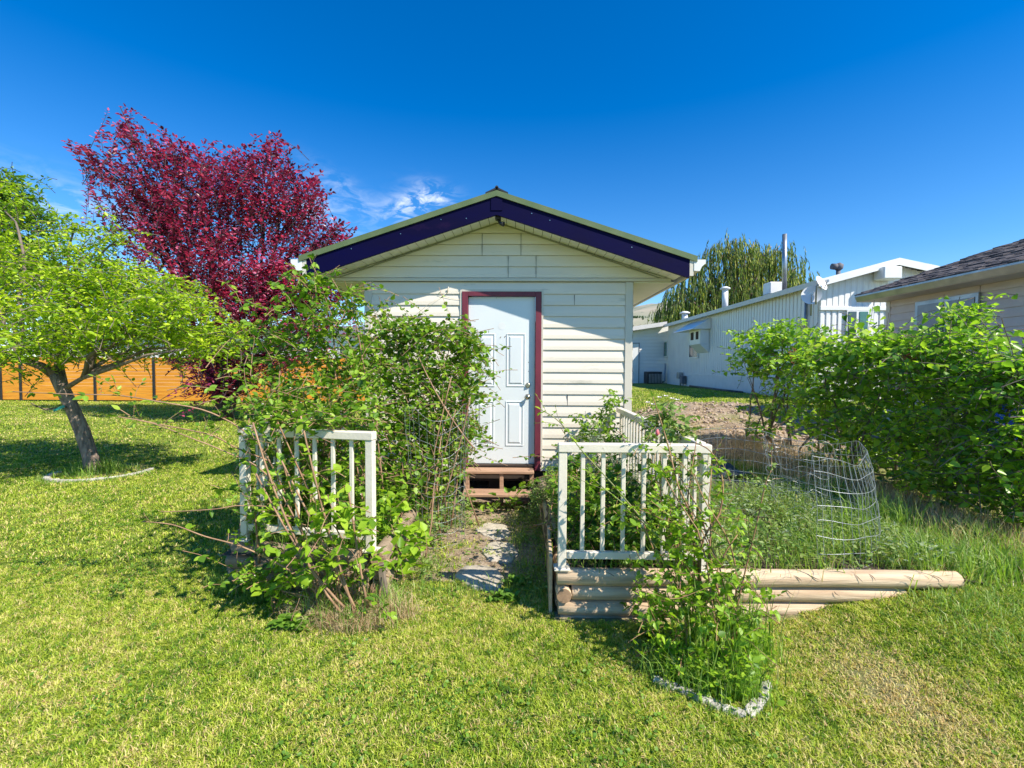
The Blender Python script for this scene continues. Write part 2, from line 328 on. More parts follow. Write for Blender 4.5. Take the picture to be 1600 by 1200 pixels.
class Plant:
    """stems plus leaves grown toward given lobes of the crown"""
    def __init__(s, name, label, cat, loc, seed, group=None):
        s.root = empty(name, loc, label, cat, group); s.rd = random.Random(seed); s.seed = seed
        s.st = MB(); s.P = []; s.D = []; s.S = []; s.N = []; s.rb = []
    def stem(s, pts, r0, r1, n=6):
        k = len(pts); s.st.tube(pts, [r0+(r1-r0)*i/(k-1) for i in range(k)], n)
    def wander(s, a, b, n, amp, sag=0.0, bow=None):
        a, b = Vector(a), Vector(b); rd = s.rd; L = (b-a).length; ctrl = bow if bow is not None else (a+b)/2+Vector((rd.gauss(0, amp*L), rd.gauss(0, amp*L), rd.gauss(0, amp*L)+sag*L))
        pts = bez(a, ctrl, b, n); return [pts[0]]+[p+Vector((rd.gauss(0, 1), rd.gauss(0, 1), rd.gauss(0, 1)))*(amp*L*.08) for p in pts[1:]]
    def leaves_on(s, pts, step, size, start=.2, comp=1, up=.7, spread=.9, bright=0.0, droop=0.0):
        rd = s.rd; seg = []; tot = 0
        for i in range(len(pts)-1): l = (pts[i+1]-pts[i]).length; seg.append((tot, l)); tot += l
        d = tot*start; side = rd.choice((-1, 1))
        while d < tot:
            for i, (t0, l) in enumerate(seg):
                if t0 <= d <= t0+l+1e-6: break
            p = pts[i].lerp(pts[i+1], (d-t0)/max(l, 1e-6)); T = (pts[i+1]-pts[i]).normalized()
            sv = T.cross(Vector((0, 0, 1)));
            if sv.length < .1: sv = Vector((rd.gauss(0, 1), rd.gauss(0, 1), 0))
            sv.normalize(); sv = (sv*rd.uniform(.5, 1)*side+T.cross(sv)*rd.uniform(-.6, .9)).normalized(); side = -side
            D = (T*rd.uniform(.2, .9)+sv*spread+Vector((0, 0, -droop+rd.uniform(-.15, .25)))).normalized()
            sz = size*rd.uniform(.5, 1.3); N_ = Vector((rd.gauss(0, .45), rd.gauss(0, .45), up))
            pet = p+D*sz*.25
            s._l(pet, D, N_, sz, bright)
            if comp > 1:
                X = D.cross(N_).normalized()
                for q in (-1, 1): s._l(pet, (D*.35+X*q).normalized(), N_+Vector((rd.gauss(0, .2), rd.gauss(0, .2), 0)), sz*.78, bright)
            d += step*rd.uniform(.6, 1.4)
        if start < 1: s._l(pts[-1], (pts[-1]-pts[-2]).normalized(), Vector((rd.gauss(0, .4), rd.gauss(0, .4), 1)), size, bright)
    def _l(s, p, d, n, sz, b):
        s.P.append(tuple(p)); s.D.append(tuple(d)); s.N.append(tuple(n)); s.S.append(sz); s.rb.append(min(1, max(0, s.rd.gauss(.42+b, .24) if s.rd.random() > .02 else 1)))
    def lobe(s, base, c, rad, nspray, size, step=.06, r0=.008, r1=.003, comp=1, bow=.35, start=.25, outward=.5, slen=(.25, .6), up=.7, bright=0.0, droop=0.0, sagtip=0.0, src=None, stem=True, sprad=.0022, nst=6, flat=None):
        """one limb from base to lobe centre c (radii rad), then sprays out of it"""
        rd = s.rd; base, c = Vector(base), Vector(c); v = c-base
        ctrl = base+Vector((v.x*(.5-bow*.6), v.y*(.5-bow*.6), v.z*(.5+bow*.6)))+Vector((rd.gauss(0, .05), rd.gauss(0, .05), 0))*v.length
        pts = bez(base, ctrl, c, 8)
        pts = [p+Vector((rd.gauss(0, 1), rd.gauss(0, 1), rd.gauss(0, 1)))*(.012*v.length*(0 < i)) for i, p in enumerate(pts)]
        if stem: s.stem(pts, r0, r1, nst)
        for k in range(nspray):
            while True:
                q = Vector((rd.uniform(-1, 1), rd.uniform(-1, 1), rd.uniform(-1, 1)))
                if q.length <= 1: break
            if q.length > .05: q = q.normalized()*(q.length**.6)
            e = c+Vector((q.x*rad[0], q.y*rad[1], q.z*rad[2]))
            L = rd.uniform(*slen)
            o = (e-(src if src is not None else c)); o = o.normalized() if o.length > 1e-3 else Vector((0, 0, 1))
            dr = (o*outward+Vector((rd.gauss(0, 1), rd.gauss(0, 1), rd.gauss(.25, .8)))*(1-outward)).normalized()
            if flat is not None: dr.z = dr.z*flat+.12; dr.normalize()
            a = e-dr*L; tip = e+Vector((0, 0, -sagtip*L))
            tw = s.wander(a, tip, 5, .1, .12)
            s.st.tube(tw, [sprad*1.5, sprad*1.3, sprad, sprad*.8, sprad*.5], 3, cap=False)
            s.leaves_on(tw, step, size, .12, comp, up, bright=bright, droop=droop)
        return pts
    def finish(s, stemmat, leafm, w=.55, heart=False, stems='stems', leaves='foliage', curl=.12, fold=.18):
        t = s.st.build(stems, stemmat, s.root)
        f = leaf_mesh(leaves, np.array(s.P), np.array(s.D), np.array(s.N), np.array(s.S), leafm, s.root, w=w, seed=s.seed, rnd=np.array(s.rb), heart=heart, curl=curl, fold=fold)
        return s.root

# ================================================================ ground
def lawn_cov(x, y):                              # 0..1 coverage of mown lawn
    x = np.asarray(x, float); y = np.asarray(y, float)
    c = np.ones_like(x)
    c[(x > .22) & (x < 1.75) & (y > 2.90) & (y < 5.75)] = 0            # raised bed
    c[(x >= 1.75) & (x < 3.0) & (y > 3.02) & (y < 5.75)] *= .25
    c[(x > -2.05) & (x < -.93) & (y > 3.22) & (y < 5.75)] = 0            # left bed
    c[(x > -1.9) & (x < 1.32) & (y > 5.4) & (y < 10.8)] = 0           # shed
    path = (x > -.95) & (x < .25) & (y > 3.45) & (y < 5.8)
    c[path] *= .04+.3*(vnoise(x[path], y[path], .22, 11) > .70)
    edge = (x > -.95) & (x < .25) & (y > 3.2) & (y <= 3.5); c[edge] *= .55
    c *= 1-.93*dirt_mask(x, y)
    c[(x > 3.2) & (y > 3.2) & (y < 9)] *= np.clip(1-(x[(x > 3.2) & (y > 3.2) & (y < 9)]-3.2)/.7, .05, 1)
    tan = np.exp(-(((x-.12*(3-y)-1.72)/.20)**2+((y-2.25)/.35)**2)); c *= 1-.55*tan
    rb = np.exp(-(((x+1.15)/.33)**2+((y-2.98)/.16)**2)); c *= 1-.75*rb
    c[((x+6.25)**2+(y-7.0)**2) < .50**2] *= .35
    return c
def dirt_mask(x, y):
    x = np.asarray(x, float); y = np.asarray(y, float)
    m = ss((x-1.5)/.8)*ss((y-6.6)/.8)*(1-ss((y-11.8)/1.6))*(1-ss((x-6.5)/1.0))
    return np.clip(m*(1.25*vnoise(x, y, 1.1, 21)+.8*vnoise(x, y, .35, 22)-.15), 0, 1)
def axis(brk):
    out = []
    for a, b, st in brk: out += list(np.arange(a, b-1e-6, st))
    return np.array(out+[brk[-1][1]])
xs = axis([(-400, -60, 20), (-60, -14, 2), (-14, 9, .12), (9, 60, 2), (60, 400, 20)])
ys = axis([(-60, -4, 4), (-4, .6, .5), (.6, 13, .12), (13, 30, .5), (30, 80, 3), (80, 900, 40)])
XX, YY = np.meshgrid(xs, ys); ZZ = gz(XX, YY)
dm = dirt_mask(XX, YY)
lump = (vnoise(XX, YY, .38, 31)-.4)*.16*dm*(YY > 6.8); ZZ = ZZ+lump
soilm = np.clip(1-lawn_cov(XX.ravel(), YY.ravel()).reshape(XX.shape), 0, 1)*np.where((XX > 3.1) & (YY < 6.6), .35, 1)
nx, ny = len(xs), len(ys)
ii, jj = np.meshgrid(np.arange(nx-1), np.arange(ny-1)); b0 = (jj*nx+ii).ravel()
LP = np.stack([b0, b0+1, b0+nx+1, b0+nx], 1)
mg, nt, N, L, P = mat_base('lawn_soil'); P.inputs['Roughness'].default_value = 1; P.inputs['Specular IOR Level'].default_value = .1
tc = N.new('ShaderNodeTexCoord')
def nz(sc_, det=6, ro=.6):
    n = N.new('ShaderNodeTexNoise'); n.inputs['Scale'].default_value = sc_; n.inputs['Detail'].default_value = det; n.inputs['Roughness'].default_value = ro; L.new(tc.outputs['Object'], n.inputs['Vector']); return n.outputs[0]
def ramp(fac, cols):
    r = N.new('ShaderNodeValToRGB'); e = r.color_ramp.elements
    while len(e) < len(cols): e.new(.5)
    for i, (p, c) in enumerate(cols): e[i].position = p; e[i].color = (*c, 1)
    L.new(fac, r.inputs[0]); return r.outputs[0]
gcol = ramp(nz(26, 9, .75), [(.30, (.05, .09, .015)), (.44, (.13, .20, .025)), (.56, (.26, .29, .06)), (.70, (.40, .34, .15))])
gdir = ramp(nz(14, 10, .75), [(.30, (.10, .065, .045)), (.48, (.33, .24, .17)), (.60, (.47, .37, .28)), (.72, (.60, .50, .40))])
at = N.new('ShaderNodeAttribute'); at.attribute_name = 'soil'
mx = N.new('ShaderNodeMix'); mx.data_type = 'RGBA'; L.new(at.outputs['Fac'], mx.inputs[0]); L.new(gcol, mx.inputs[6]); L.new(gdir, mx.inputs[7]); L.new(mx.outputs[2], P.inputs['Base Color'])
bp = N.new('ShaderNodeBump'); bp.inputs['Strength'].default_value = .9; bp.inputs['Distance'].default_value = .04; L.new(nz(18, 8, .7), bp.inputs['Height']); L.new(bp.outputs[0], P.inputs['Normal'])
tag(np_mesh('ground', np.stack([XX, YY, ZZ], -1), np.full(len(LP), 4), LP, mg, smooth=True, attrs={'soil': soilm.ravel()}), kind='structure')

# hills
def hill(name, x0, x1, y, prof, mat, seed):
    n = 60; vs = []; rows = 14
    for r in range(rows):
        for i in range(n):
            t = i/(n-1); x = x0+(x1-x0)*t; h = np.interp(t, *prof)
            f = math.sin(math.pi/2*r/(rows-1)); 
            z = h*f+h*.10*(float(vnoise(x, r*60., 130, seed))-.5)*(f*1.5)+h*.05*(float(vnoise(x, r*60., 40, seed+1))-.5)*f
            vs.append((x, y+r*55, z-(2 if r == 0 else 0)))
    i, j = np.meshgrid(np.arange(n-1), np.arange(rows-1)); b = (j*n+i).ravel()
    Lp = np.stack([b, b+1, b+n+1, b+n], 1)
    return tag(np_mesh(name, vs, np.full(len(Lp), 4), Lp, mat, smooth=True), kind='structure')
M['hill'] = pm('dry_hillside', (.36, .32, .24), (.20, .22, .15), rough=1, scale=.006, detail=10, c3=(.10, .13, .10), f3=.56, s3=.02, stretch=(1, 1, 2))
hill('hill', -900, 2600, 1500, ([0, .2, .3, .42, .5, .62, .8, 1], [90, 170, 225, 292, 282, 270, 330, 200]), M['hill'], 3)

# ================================================================ siding helper
def siding(mb, A, B, z0, z1, nrm, pitch=.1325, lip=.016, span=None):
    A = Vector((*A, 0)); B = Vector((*B, 0)); n = Vector((*nrm, 0)).normalized(); d = B-A; z = z0
    while z < z1-.01:
        zt = min(z+pitch, z1)
        s0 = span(z) if span else (0, 1); s1 = span(zt) if span else (0, 1)
        if s0[1] > s0[0]:
            def pt(t, zz, off): p = A+d*t+n*off; return (p.x, p.y, zz)
            if s1[1] < s1[0]: m_ = (s0[0]+s0[1])/2; s1 = (m_, m_)
            a, b = pt(s0[0], z+.004, lip), pt(s0[1], z+.004, lip)
            c, e = pt(s1[1], zt, .001), pt(s1[0], zt, .001)
            k = .35; m1 = pt(s0[0]+(s1[0]-s0[0])*k, z+(zt-z)*k, lip*.92); m2 = pt(s0[1]+(s1[1]-s0[1])*k, z+(zt-z)*k, lip*.92)
            mb.add([a, b, m2, m1, c, e], [(0, 1, 2, 3), (3, 2, 4, 5)])
            mb.add([pt(s0[0], z+.004, 0), pt(s0[1], z+.004, 0), b, a], [(0, 1, 2, 3)])
        z = zt
    return mb

# ================================================================ garden shed
FY = 5.69; OY = 5.29; BY = 10.6; XL, XR = -1.884, 1.307; CX = -.286
shed = empty('garden_shed', (CX, FY, 0), 'cream vinyl garden shed with navy gable fascia and a white four panel door', 'shed')
dL, dR, dT, dB = -.715, .231, 2.484, .40
m = MB()
siding(m, (XL+.07, FY), (dL, FY), .335, 2.59, (0, -1)); siding(m, (dR, FY), (XR-.07, FY), .335, 2.59, (0, -1))
siding(m, (dL, FY), (dR, FY), dT+.005, 2.59, (0, -1), pitch=.1)
siding(m, (XR, FY), (XR, BY), .335, 2.59, (1, 0)); siding(m, (XL, BY), (XL, FY), .335, 2.59, (-1, 0)); siding(m, (XR, BY), (XL, BY), .335, 2.59, (0, 1))
m.box(XL+.01, dL-.002, FY+.004, FY+.07, .335, 2.6); m.box(dR+.002, XR-.01, FY+.004, FY+.07, .335, 2.6); m.box(dL-.001, dR+.001, FY+.006, FY+.07, dT, 2.6)
m.box(XR-.06, XR-.004, FY+.08, BY, .335, 2.6); m.box(XL+.004, XL+.06, FY+.08, BY, .335, 2.6)
wall = m.build('wall', M['siding'], shed)
m = MB()                                         # seams where lengths of siding overlap
for sx, i in ((-1.05, 12), (.62, 15), (-.3, 16), (.85, 3), (.55, 6), (-1.4, 9)):
    z = .335+.1325*i; 
    if z+.13 < 2.6 and not (dL-.1 < sx < dR+.1 and z < dT): MB().box(sx, sx+.004, FY-.0175, FY-.004, z+.006, z+.128).build('siding_seam', M['dark'], wall)
# gable triangle
RT = lambda x: 3.523-.325*abs(x-CX)              # roof top line
gh = lambda x: RT(x)-.235
m = MB(); GL, GR = CX-2.07, CX+2.07
def gspan(z):
    h = max(0, (gh(CX)-z)/.325); return (max(0, (CX-h-GL)/(GR-GL)), min(1, (CX+h-GL)/(GR-GL))) if h > .02 else (1, 0)
siding(m, (GL, FY-.012), (GR, FY-.012), 2.645, gh(CX), (0, -1), pitch=.131, span=gspan)
m.add([(GL, FY-.004, 2.63), (GR, FY-.004, 2.63), (CX, FY-.004, gh(CX))], [(0, 1, 2)])
m.build('gable_wall', M['siding'], shed)
m = MB()
for sx, z in ((-.48, 3.04), (-.02, 3.04), (-.48, 2.91), (-.02, 2.91), (-.17, 2.78), (.16, 2.78), (.16, 2.65), (-.17, 2.65)): MB().box(sx, sx+.006, FY-.031, FY-.014, z, z+.126).build('siding_seam', M['seam'], shed)
m = MB()
m.box(GL+.03, GR-.03, FY-.040, FY-.006, 2.605, 2.642, .004)
for x0 in (XL-.004, XR-.082):
    m.box(x0, x0+.088, FY-.026, FY+.05, .33, 2.60, .004)
m.box(XR+.003, XR+.026, FY+.052, FY+.12, .33, 2.60); m.box(XL-.026, XL-.003, FY+.052, FY+.12, .33, 2.60)
m.box(dL-.024, dL-.002, FY-.024, FY+.002, .36, dT+.024); m.box(dR+.002, dR+.024, FY-.024, FY+.002, .36, dT+.024); m.box(dL-.001, dR+.001, FY-.024, FY+.002, dT+.002, dT+.026)
m.build('corner_trim', M['trim'], shed)
# soffits: sloped under the gable overhang, level along the sides
m = MB(); g = MB()
for s in (-1, 1):
    xe = CX+s*2.08; ze = RT(xe)-.225; zc = RT(CX)-.225
    for k in range(20):
        t0 = k/20; t1 = (k+.93)/20; a = CX+(xe-CX)*t0; b = CX+(xe-CX)*t1
        za = zc+(ze-zc)*t0; zb = zc+(ze-zc)*t1
        m.prism([(a, OY+.02, za), (b, OY+.02, zb), (b, OY+.02, zb+.012), (a, OY+.02, za+.012)], (0, FY-OY-.03, 0))
        c = CX+(xe-CX)*(k+1)/20; zd = zc+(ze-zc)*(k+1)/20
        g.prism([(b, OY+.02, zb+.006), (c, OY+.02, zd+.006), (c, OY+.02, zd+.014), (b, OY+.02, zb+.014)], (0, FY-OY-.03, 0))
    g.prism([(CX+s*.02, FY-.036, zc-.018), (xe-s*.1, FY-.036, ze-.018+.012), (xe-s*.1, FY-.036, ze+.006), (CX+s*.02, FY-.036, zc+.004)], (0, .022, 0))
    x0, x1 = (XR+.018, 1.80) if s > 0 else (-2.37, XL-.018)
    for k in range(34):
        y0 = FY+.0+k*.148; m.box(x0, x1, y0, y0+.142, 2.594, 2.604)
    g.box(x0, x1, FY, BY, 2.602, 2.608)
m.build('soffit', M['soffit'], shed); g.build('soffit_groove', M['groove'], shed)
# roof deck, fascia, drip edge, ridge cap
m = MB()
for s in (-1, 1):
    xe = CX+s*2.19
    pr = [(CX, OY+.004, RT(CX)-.004), (xe, OY+.004, RT(xe)-.004), (xe, OY+.004, RT(xe)-.05), (CX, OY+.004, RT(CX)-.05)]
    m.prism(pr if s > 0 else pr[::-1], (0, BY+.4-OY, 0))
roof = m.build('roof', M['shingle_dark'], shed)
m = MB()
for s in (-1, 1):
    for k in range(26):                          # overlapping shingle courses
        a = CX+s*(2.19-.085*k); b = a-s*.095; nz_ = .006
        if (b-CX)*s < 0: b = CX
        pr = [(a, OY+.03, RT(a)), (a, OY+.03, RT(a)+.009), (b, OY+.03, RT(b)+.002)]
        m.prism(pr if s > 0 else pr[::-1], (0, BY+.36-OY, 0))
m.build('shingle_courses', M['shingle_dark'], roof)
m = MB()
for s in (-1, 1):
    for (u0, u1, w0, w1) in ((0, .115, .018, .036),):
        a, b = CX, CX+s*.125
        pr = [(a, OY-.012, RT(a)+.022), (b, OY-.012, RT(b)+.008), (b, OY-.012, RT(b)+.026), (a, OY-.012, RT(a)+.044)]
        m.prism(pr if s > 0 else pr[::-1], (0, BY+.42-OY, 0))
m.tube([(CX, OY-.012, RT(CX)+.04), (CX, BY+.4, RT(CX)+.04)], .02, 8)
m.build('ridge_cap', M['black'], roof)
def slopebar(m, xa, xb, ya, yb, dz0, dz1, ext=0):
    for s in (-1, 1):
        a = CX+s*xa; b = CX+s*xb
        pr = [(a, ya, RT(a)+dz1), (b, ya, RT(b)+dz1), (b, ya, RT(b)+dz0), (a, ya, RT(a)+dz0)]
        m.prism(pr if s > 0 else pr[::-1], (0, yb-ya, 0))
m = MB(); slopebar(m, 0, 2.2, OY-.030, OY+.0, -.058, .004); m.build('drip_edge', M['greenedge'], roof)
m = MB(); slopebar(m, 0, 2.12, OY-.012, OY+.018, -.258, -.060); m.box(CX-.062, CX+.062, OY-.020, OY-.013, 3.31, 3.45)
m.build('fascia', M['navy'], roof)
m = MB()
for x, dz in ((-1.9, -.075), (-1.35, -.09), (-.9, -.08), (.1, -.09), (.3, -.1), (1.2, -.1), (-.62, -.16)):
    MB().tube([(x, OY-.012, RT(x)+dz-.03), (x, OY-.016, RT(x)+dz-.03)], .006, 8).build('nail', M['nickel'], roof)
m = MB()                                         # white end caps and side fascia
for s in (-1, 1):
    x0 = CX+s*2.122; x1 = CX+s*2.165
    MB().box(min(x0, x1), max(x0, x1), OY-.014, BY+.3, 2.60, 2.775).build('eave_board', M['trim'], roof)
for s in (-1, 1):
    gx = CX+s*2.168
    prof = [(gx, OY-.02, 2.655), (gx+s*.062, OY-.02, 2.650), (gx+s*.085, OY-.02, 2.70), (gx+s*.125, OY-.02, 2.735), (gx+s*.125, OY-.02, 2.775), (gx, OY-.02, 2.775)]
    prof = [(a, b, c-.0) for a, b, c in prof]
    m = MB().prism(prof if s > 0 else prof[::-1], (0, BY+.3-OY, 0)); m.build('gutter', M['white'], shed)
# spotlight bracket under the peak
m = MB(); m.box(CX-.02, CX+.045, OY+.04, OY+.12, 3.235, 3.29, .006); m.tube([(CX+.01, OY+.08, 3.24), (CX+.04, OY+.05, 3.19), (CX+.075, OY+.03, 3.175)], [.012, .02, .028], 10)
m.build('spotlight', M['black'], shed)
# door
fr = MB()
fr.box(dL, dL+.069, FY-.034, FY+.05, .345, dT, .003); fr.box(dR-.069, dR, FY-.034, FY+.05, .345, dT, .003); fr.box(dL+.0695, dR-.0695, FY-.034, FY+.05, dT-.054, dT, .003)
fr.build('door_frame', M['maroon'], shed)
door = MB().box(dL+.071, dR-.071, FY+.022, FY+.062, .415, dT-.058, .003).build('door', M['door'], shed)
pn = []
for px0, px1, py0, py1 in ((745.5, 773.5, 521, 604), (791, 821, 521, 604), (743.5, 772, 627, 697), (789.5, 818, 627, 697)):
    a = W(px0, py1, FY); b = W(px1, py0, FY); x0, x1, z0, z1 = a.x, b.x, a.z, b.z; m = MB(); y = FY+.022
    w_ = .014
    m.box(x0, x1, y-.007, y-.0005, z0, z0+w_, .003); m.box(x0, x1, y-.007, y-.0005, z1-w_, z1, .003)
    m.box(x0, x0+w_, y-.007, y-.0005, z0+w_+.0005, z1-w_-.0005, .003); m.box(x1-w_, x1, y-.007, y-.0005, z0+w_+.0005, z1-w_-.0005, .003)
    i = .030; j = .046
    m.add([(x0+i, y-.0005, z0+i), (x1-i, y-.0005, z0+i), (x1-i, y-.0005, z1-i), (x0+i, y-.0005, z1-i), (x0+j, y-.009, z0+j), (x1-j, y-.009, z0+j), (x1-j, y-.009, z1-j), (x0+j, y-.009, z1-j)],
          [(4, 5, 6, 7), (0, 1, 5, 4), (1, 2, 6, 5), (2, 3, 7, 6), (3, 0, 4, 7)])
    m.build('door_panel', M['door'], door)
k = W(824.5, 620, FY); y = FY+.022
m = MB().tube([(k.x, y, k.z), (k.x, y-.006, k.z)], [.033, .030], 18).tube([(k.x, y-.006, k.z), (k.x, y-.03, k.z), (k.x, y-.036, k.z), (k.x, y-.052, k.z), (k.x, y-.062, k.z), (k.x, y-.066, k.z)], [.012, .012, .022, .028, .022, .006], 18); m.build('door_knob', M['nickel'], door)
k = W(825, 602, FY)
m = MB().tube([(k.x, y, k.z), (k.x, y-.012, k.z), (k.x, y-.020, k.z)], [.031, .029, .022], 18).tube([(k.x, y-.02, k.z), (k.x, y-.032, k.z)], [.010, .009], 12); m.build('deadbolt', M['nickel'], door)
m = MB()
for px, py in ((782, 527), (789, 526), (826, 566), (826, 580), (797, 569), (776, 465)):
    a = W(px, py, FY); MB().obox((a.x, y-.0022, a.z), (.007, .003, .022 if py < 530 and py > 500 else .006), X=(1, 0, -.7)).build('scuff', M['dark'], door)
a = W(784, 509, FY); m = MB().tube([(a.x, y-.0002, a.z), (a.x, y-.0015, a.z)], .045, 24); m.build('sticker_residue', M['white'], door)
m = MB().box(dL-.02, dR+.01, FY-.03, FY+.06, .385, .412, .004); m.build('threshold', M['dark'], shed)
m = MB()
m.box(XL+.05, XL+.19, FY+.03, BY-.05, gz(-1.8, 6)-.15, .333); m.box(XR-.22, XR-.06, FY+.03, BY-.05, -.2, .333); m.box(-.4, -.26, FY+.10, BY-.05, -.2, .333); m.box(.26, .42, FY+.02, BY-.05, -.15, .333)
m.box(XL+.05, XR-.05, FY+.035, FY+.095, .20, .334)
m.build('skid', M['dark'], shed)
# the clothes-line wire on the wall
m = MB(); a = W(701, 448, FY-.04); b = W(699, 457, FY-.02); m.tube([a, b], .006, 5); m.tube([b, W(670, 475, FY-.05), W(640, 500, FY-.12)], .0025, 4); m.tube([W(685, 459, FY-.02), W(705, 466, FY-.02), W(719, 468, FY-.02)], .0022, 4)
m.build('cable', M['trim'], shed)

# ================================================================ steps
st = empty('wooden_steps', (-.24, 5.4, 0), 'low reddish wooden steps of two treads below the white shed door', 'steps')
for (z, y0, y1) in ((.385, 5.43, 5.645), (.185, 5.17, 5.42)):
    m = MB(); mid = (y0+y1)/2
    m.box(-.655, .15, y0, mid-.003, z-.038, z, .008); m.box(-.66, .145, mid+.003, y1, z-.038, z-.002, .008); m.build('tread', M['tread'], st)
for x in (-.65, -.25, .10):
    m = MB(); m.box(x, x+.045, 5.45, 5.52, -.04, .346, .004); m.build('post', M['tread'], st)
for x in (-.64, .095):
    m = MB(); m.box(x, x+.04, 5.19, 5.40, -.04, .146, .004); m.build('stringer', M['dark'], st)

# ================================================================ raised beds of logs
def log(m, a, b, r, seed=0, n=14):
    rd = random.Random(seed); k = 9; pts = [Vector(a).lerp(Vector(b), i/(k-1))+Vector((0, 0, rd.gauss(0, .002))) for i in range(k)]
    rr = [r*(1+rd.gauss(0, .015)) for _ in range(k)]; rr[0] = rr[-1] = r*.97
    d = (Vector(b)-Vector(a)).normalized()
    m.tube([pts[0]-d*.004]+pts+[pts[-1]+d*.004], [r*.90]+rr+[r*.90], n); return m
bed = empty('log_retaining_wall', (1.5, 3.0, 0), 'right raised bed wall of stacked pale round logs under the white railing', 'log wall')
spec = [(.235, 2.98, 2.755, .262, .054), (.33, 2.985, 2.42, .160, .050), (.245, 2.98, 2.05, .062, .049), (.26, 2.985, 1.7, -.034, .048)]
for i, (x0, y, x1, z, r) in enumerate(spec):
    log(MB(), (x0, y, z), (x1, y+.02, z+.006), r, i).build('log', M['log'], bed)
for i, z in enumerate((.262, .160, .062, -.034)):
    y0 = 3.045 if i != 1 else 2.93
    log(MB(), (.275, y0, z), (.24, 5.5, z), .050, 20+i).build('log', M['logy'], bed)
m = MB().tube([(.275, 2.923, .160), (.275, 2.927, .160)], .046, 14); m.build('log_end', M['logend'], bed)
m = MB(); m.obox((.205, 3.32, .15), (.022, .62, .44), X=(1, -.03, 0), bev=.003); m.build('board', M['logy'], bed)
rd = random.Random(5); m = MB()
cl = [[(.235+.02*rd.random()-.012*j, 3.25+.09*i, .335-.035*j+.015*rd.random()) for i in range(16)] for j in range(5)]
for j in range(4):
    for i in range(15): m.add([cl[j][i], cl[j][i+1], cl[j+1][i+1], cl[j+1][i]], [(0, 1, 2, 3)], True)
m.build('ground_cloth', M['blackcloth'], bed)
# drying cracks and knots on the long logs
m = MB(); rd = random.Random(3)
for px, py in ((1250, 908), (1280, 908), (1345, 917), (1365, 912), (1425, 916), (1240, 935), (1150, 905), (1470, 912), (960, 910), (1310, 938)):
    a = W(px, py, 2.95); r = .054; zc = .262 if a.z > .212 else .16; yc = 2.985; 
    pts = []; a_0 = rd.uniform(5, 25); cv = rd.uniform(-.012, .02); ln_ = rd.uniform(6, 11); sd_ = rd.uniform(.003, .012)
    for q in range(6):
        an = math.radians(a_0+q*ln_); rr_ = .0545 if zc > .2 else .0505
        pts.append((a.x-q*sd_+cv*math.sin(q*.63), yc-rr_*math.cos(an), zc+rr_*math.sin(an)))
    m.tube(pts, [.0005, .0012, .0020, .0022, .0014, .0004], 4)
m.build('crack', M['dark'], bed)

lb = empty('log_retaining_wall', (-1.5, 3.2, 0), 'left raised bed wall of short weathered logs under the bramble canes', 'log wall')
a0 = Vector((-2.08, 3.33, 0)); b0_ = Vector((-1.0, 3.13, 0))
for i, z in enumerate((.295, .19, .088, -.01)):
    ex = Vector((rd.uniform(-.05, .03), 0, 0))
    log(MB(), a0+ex+Vector((0, 0, z)), b0_+Vector((-.02, 0, z)), .053, 40+i).build('log', M['oldlog'], lb)
for i, z in enumerate((.315, .21, .105, .0)):
    log(MB(), (-.955, 3.09+.02*(i % 2), z), (-.95, 5.2, z), .053, 50+i).build('log', M['oldlog'], lb)
    log(MB(), (-2.12, 3.40, z-.01), (-2.12, 5.2, z-.01), .052, 60+i).build('log', M['oldlog'], lb)
m = MB()
for i, z in enumerate((.315, .21, .105)): m.tube([(-.955, 3.082+.02*(i % 2), z), (-.955, 3.086+.02*(i % 2), z)], .047, 14)
m.build('log_end', M['logend'], lb)
m = MB(); m.obox((-.905, 3.07, .12), (.045, .03, .34), X=(1, 0, .12), bev=.006); m.build('stake', M['greystem'], lb)

def bumpy(name, x0, x1, y0, y1, zf, mat, kind='structure', st_=.06, amp=.03, seed=1):
    xa = np.arange(x0, x1+.001, st_); ya = np.arange(y0, y1+.001, st_); X, Y = np.meshgrid(xa, ya)
    Z = zf(X, Y)+amp*(vnoise(X, Y, .25, seed)-.5)+amp*.5*(vnoise(X, Y, .09, seed+1)-.5); n = len(xa)
    i, j = np.meshgrid(np.arange(len(xa)-1), np.arange(len(ya)-1)); b = (j*n+i).ravel(); Lp = np.stack([b, b+1, b+n+1, b+n], 1)
    return tag(np_mesh(name, np.stack([X, Y, Z], -1), np.full(len(Lp), 4), Lp, mat, smooth=True), kind=kind)
bedz = lambda X, Y: np.maximum(.27+0*X, gz(X, Y)+.005)*(1-ss((X-2.6)/.6))+(gz(X, Y)-.01)*ss((X-2.6)/.6)
bumpy('soil_right_bed', .24, 3.2, 3.0, 5.66, bedz, M['soil'])
bumpy('soil_left_bed', -2.1, -.97, 3.22, 5.3, lambda X, Y: .27+0*X, M['soil'], seed=9)

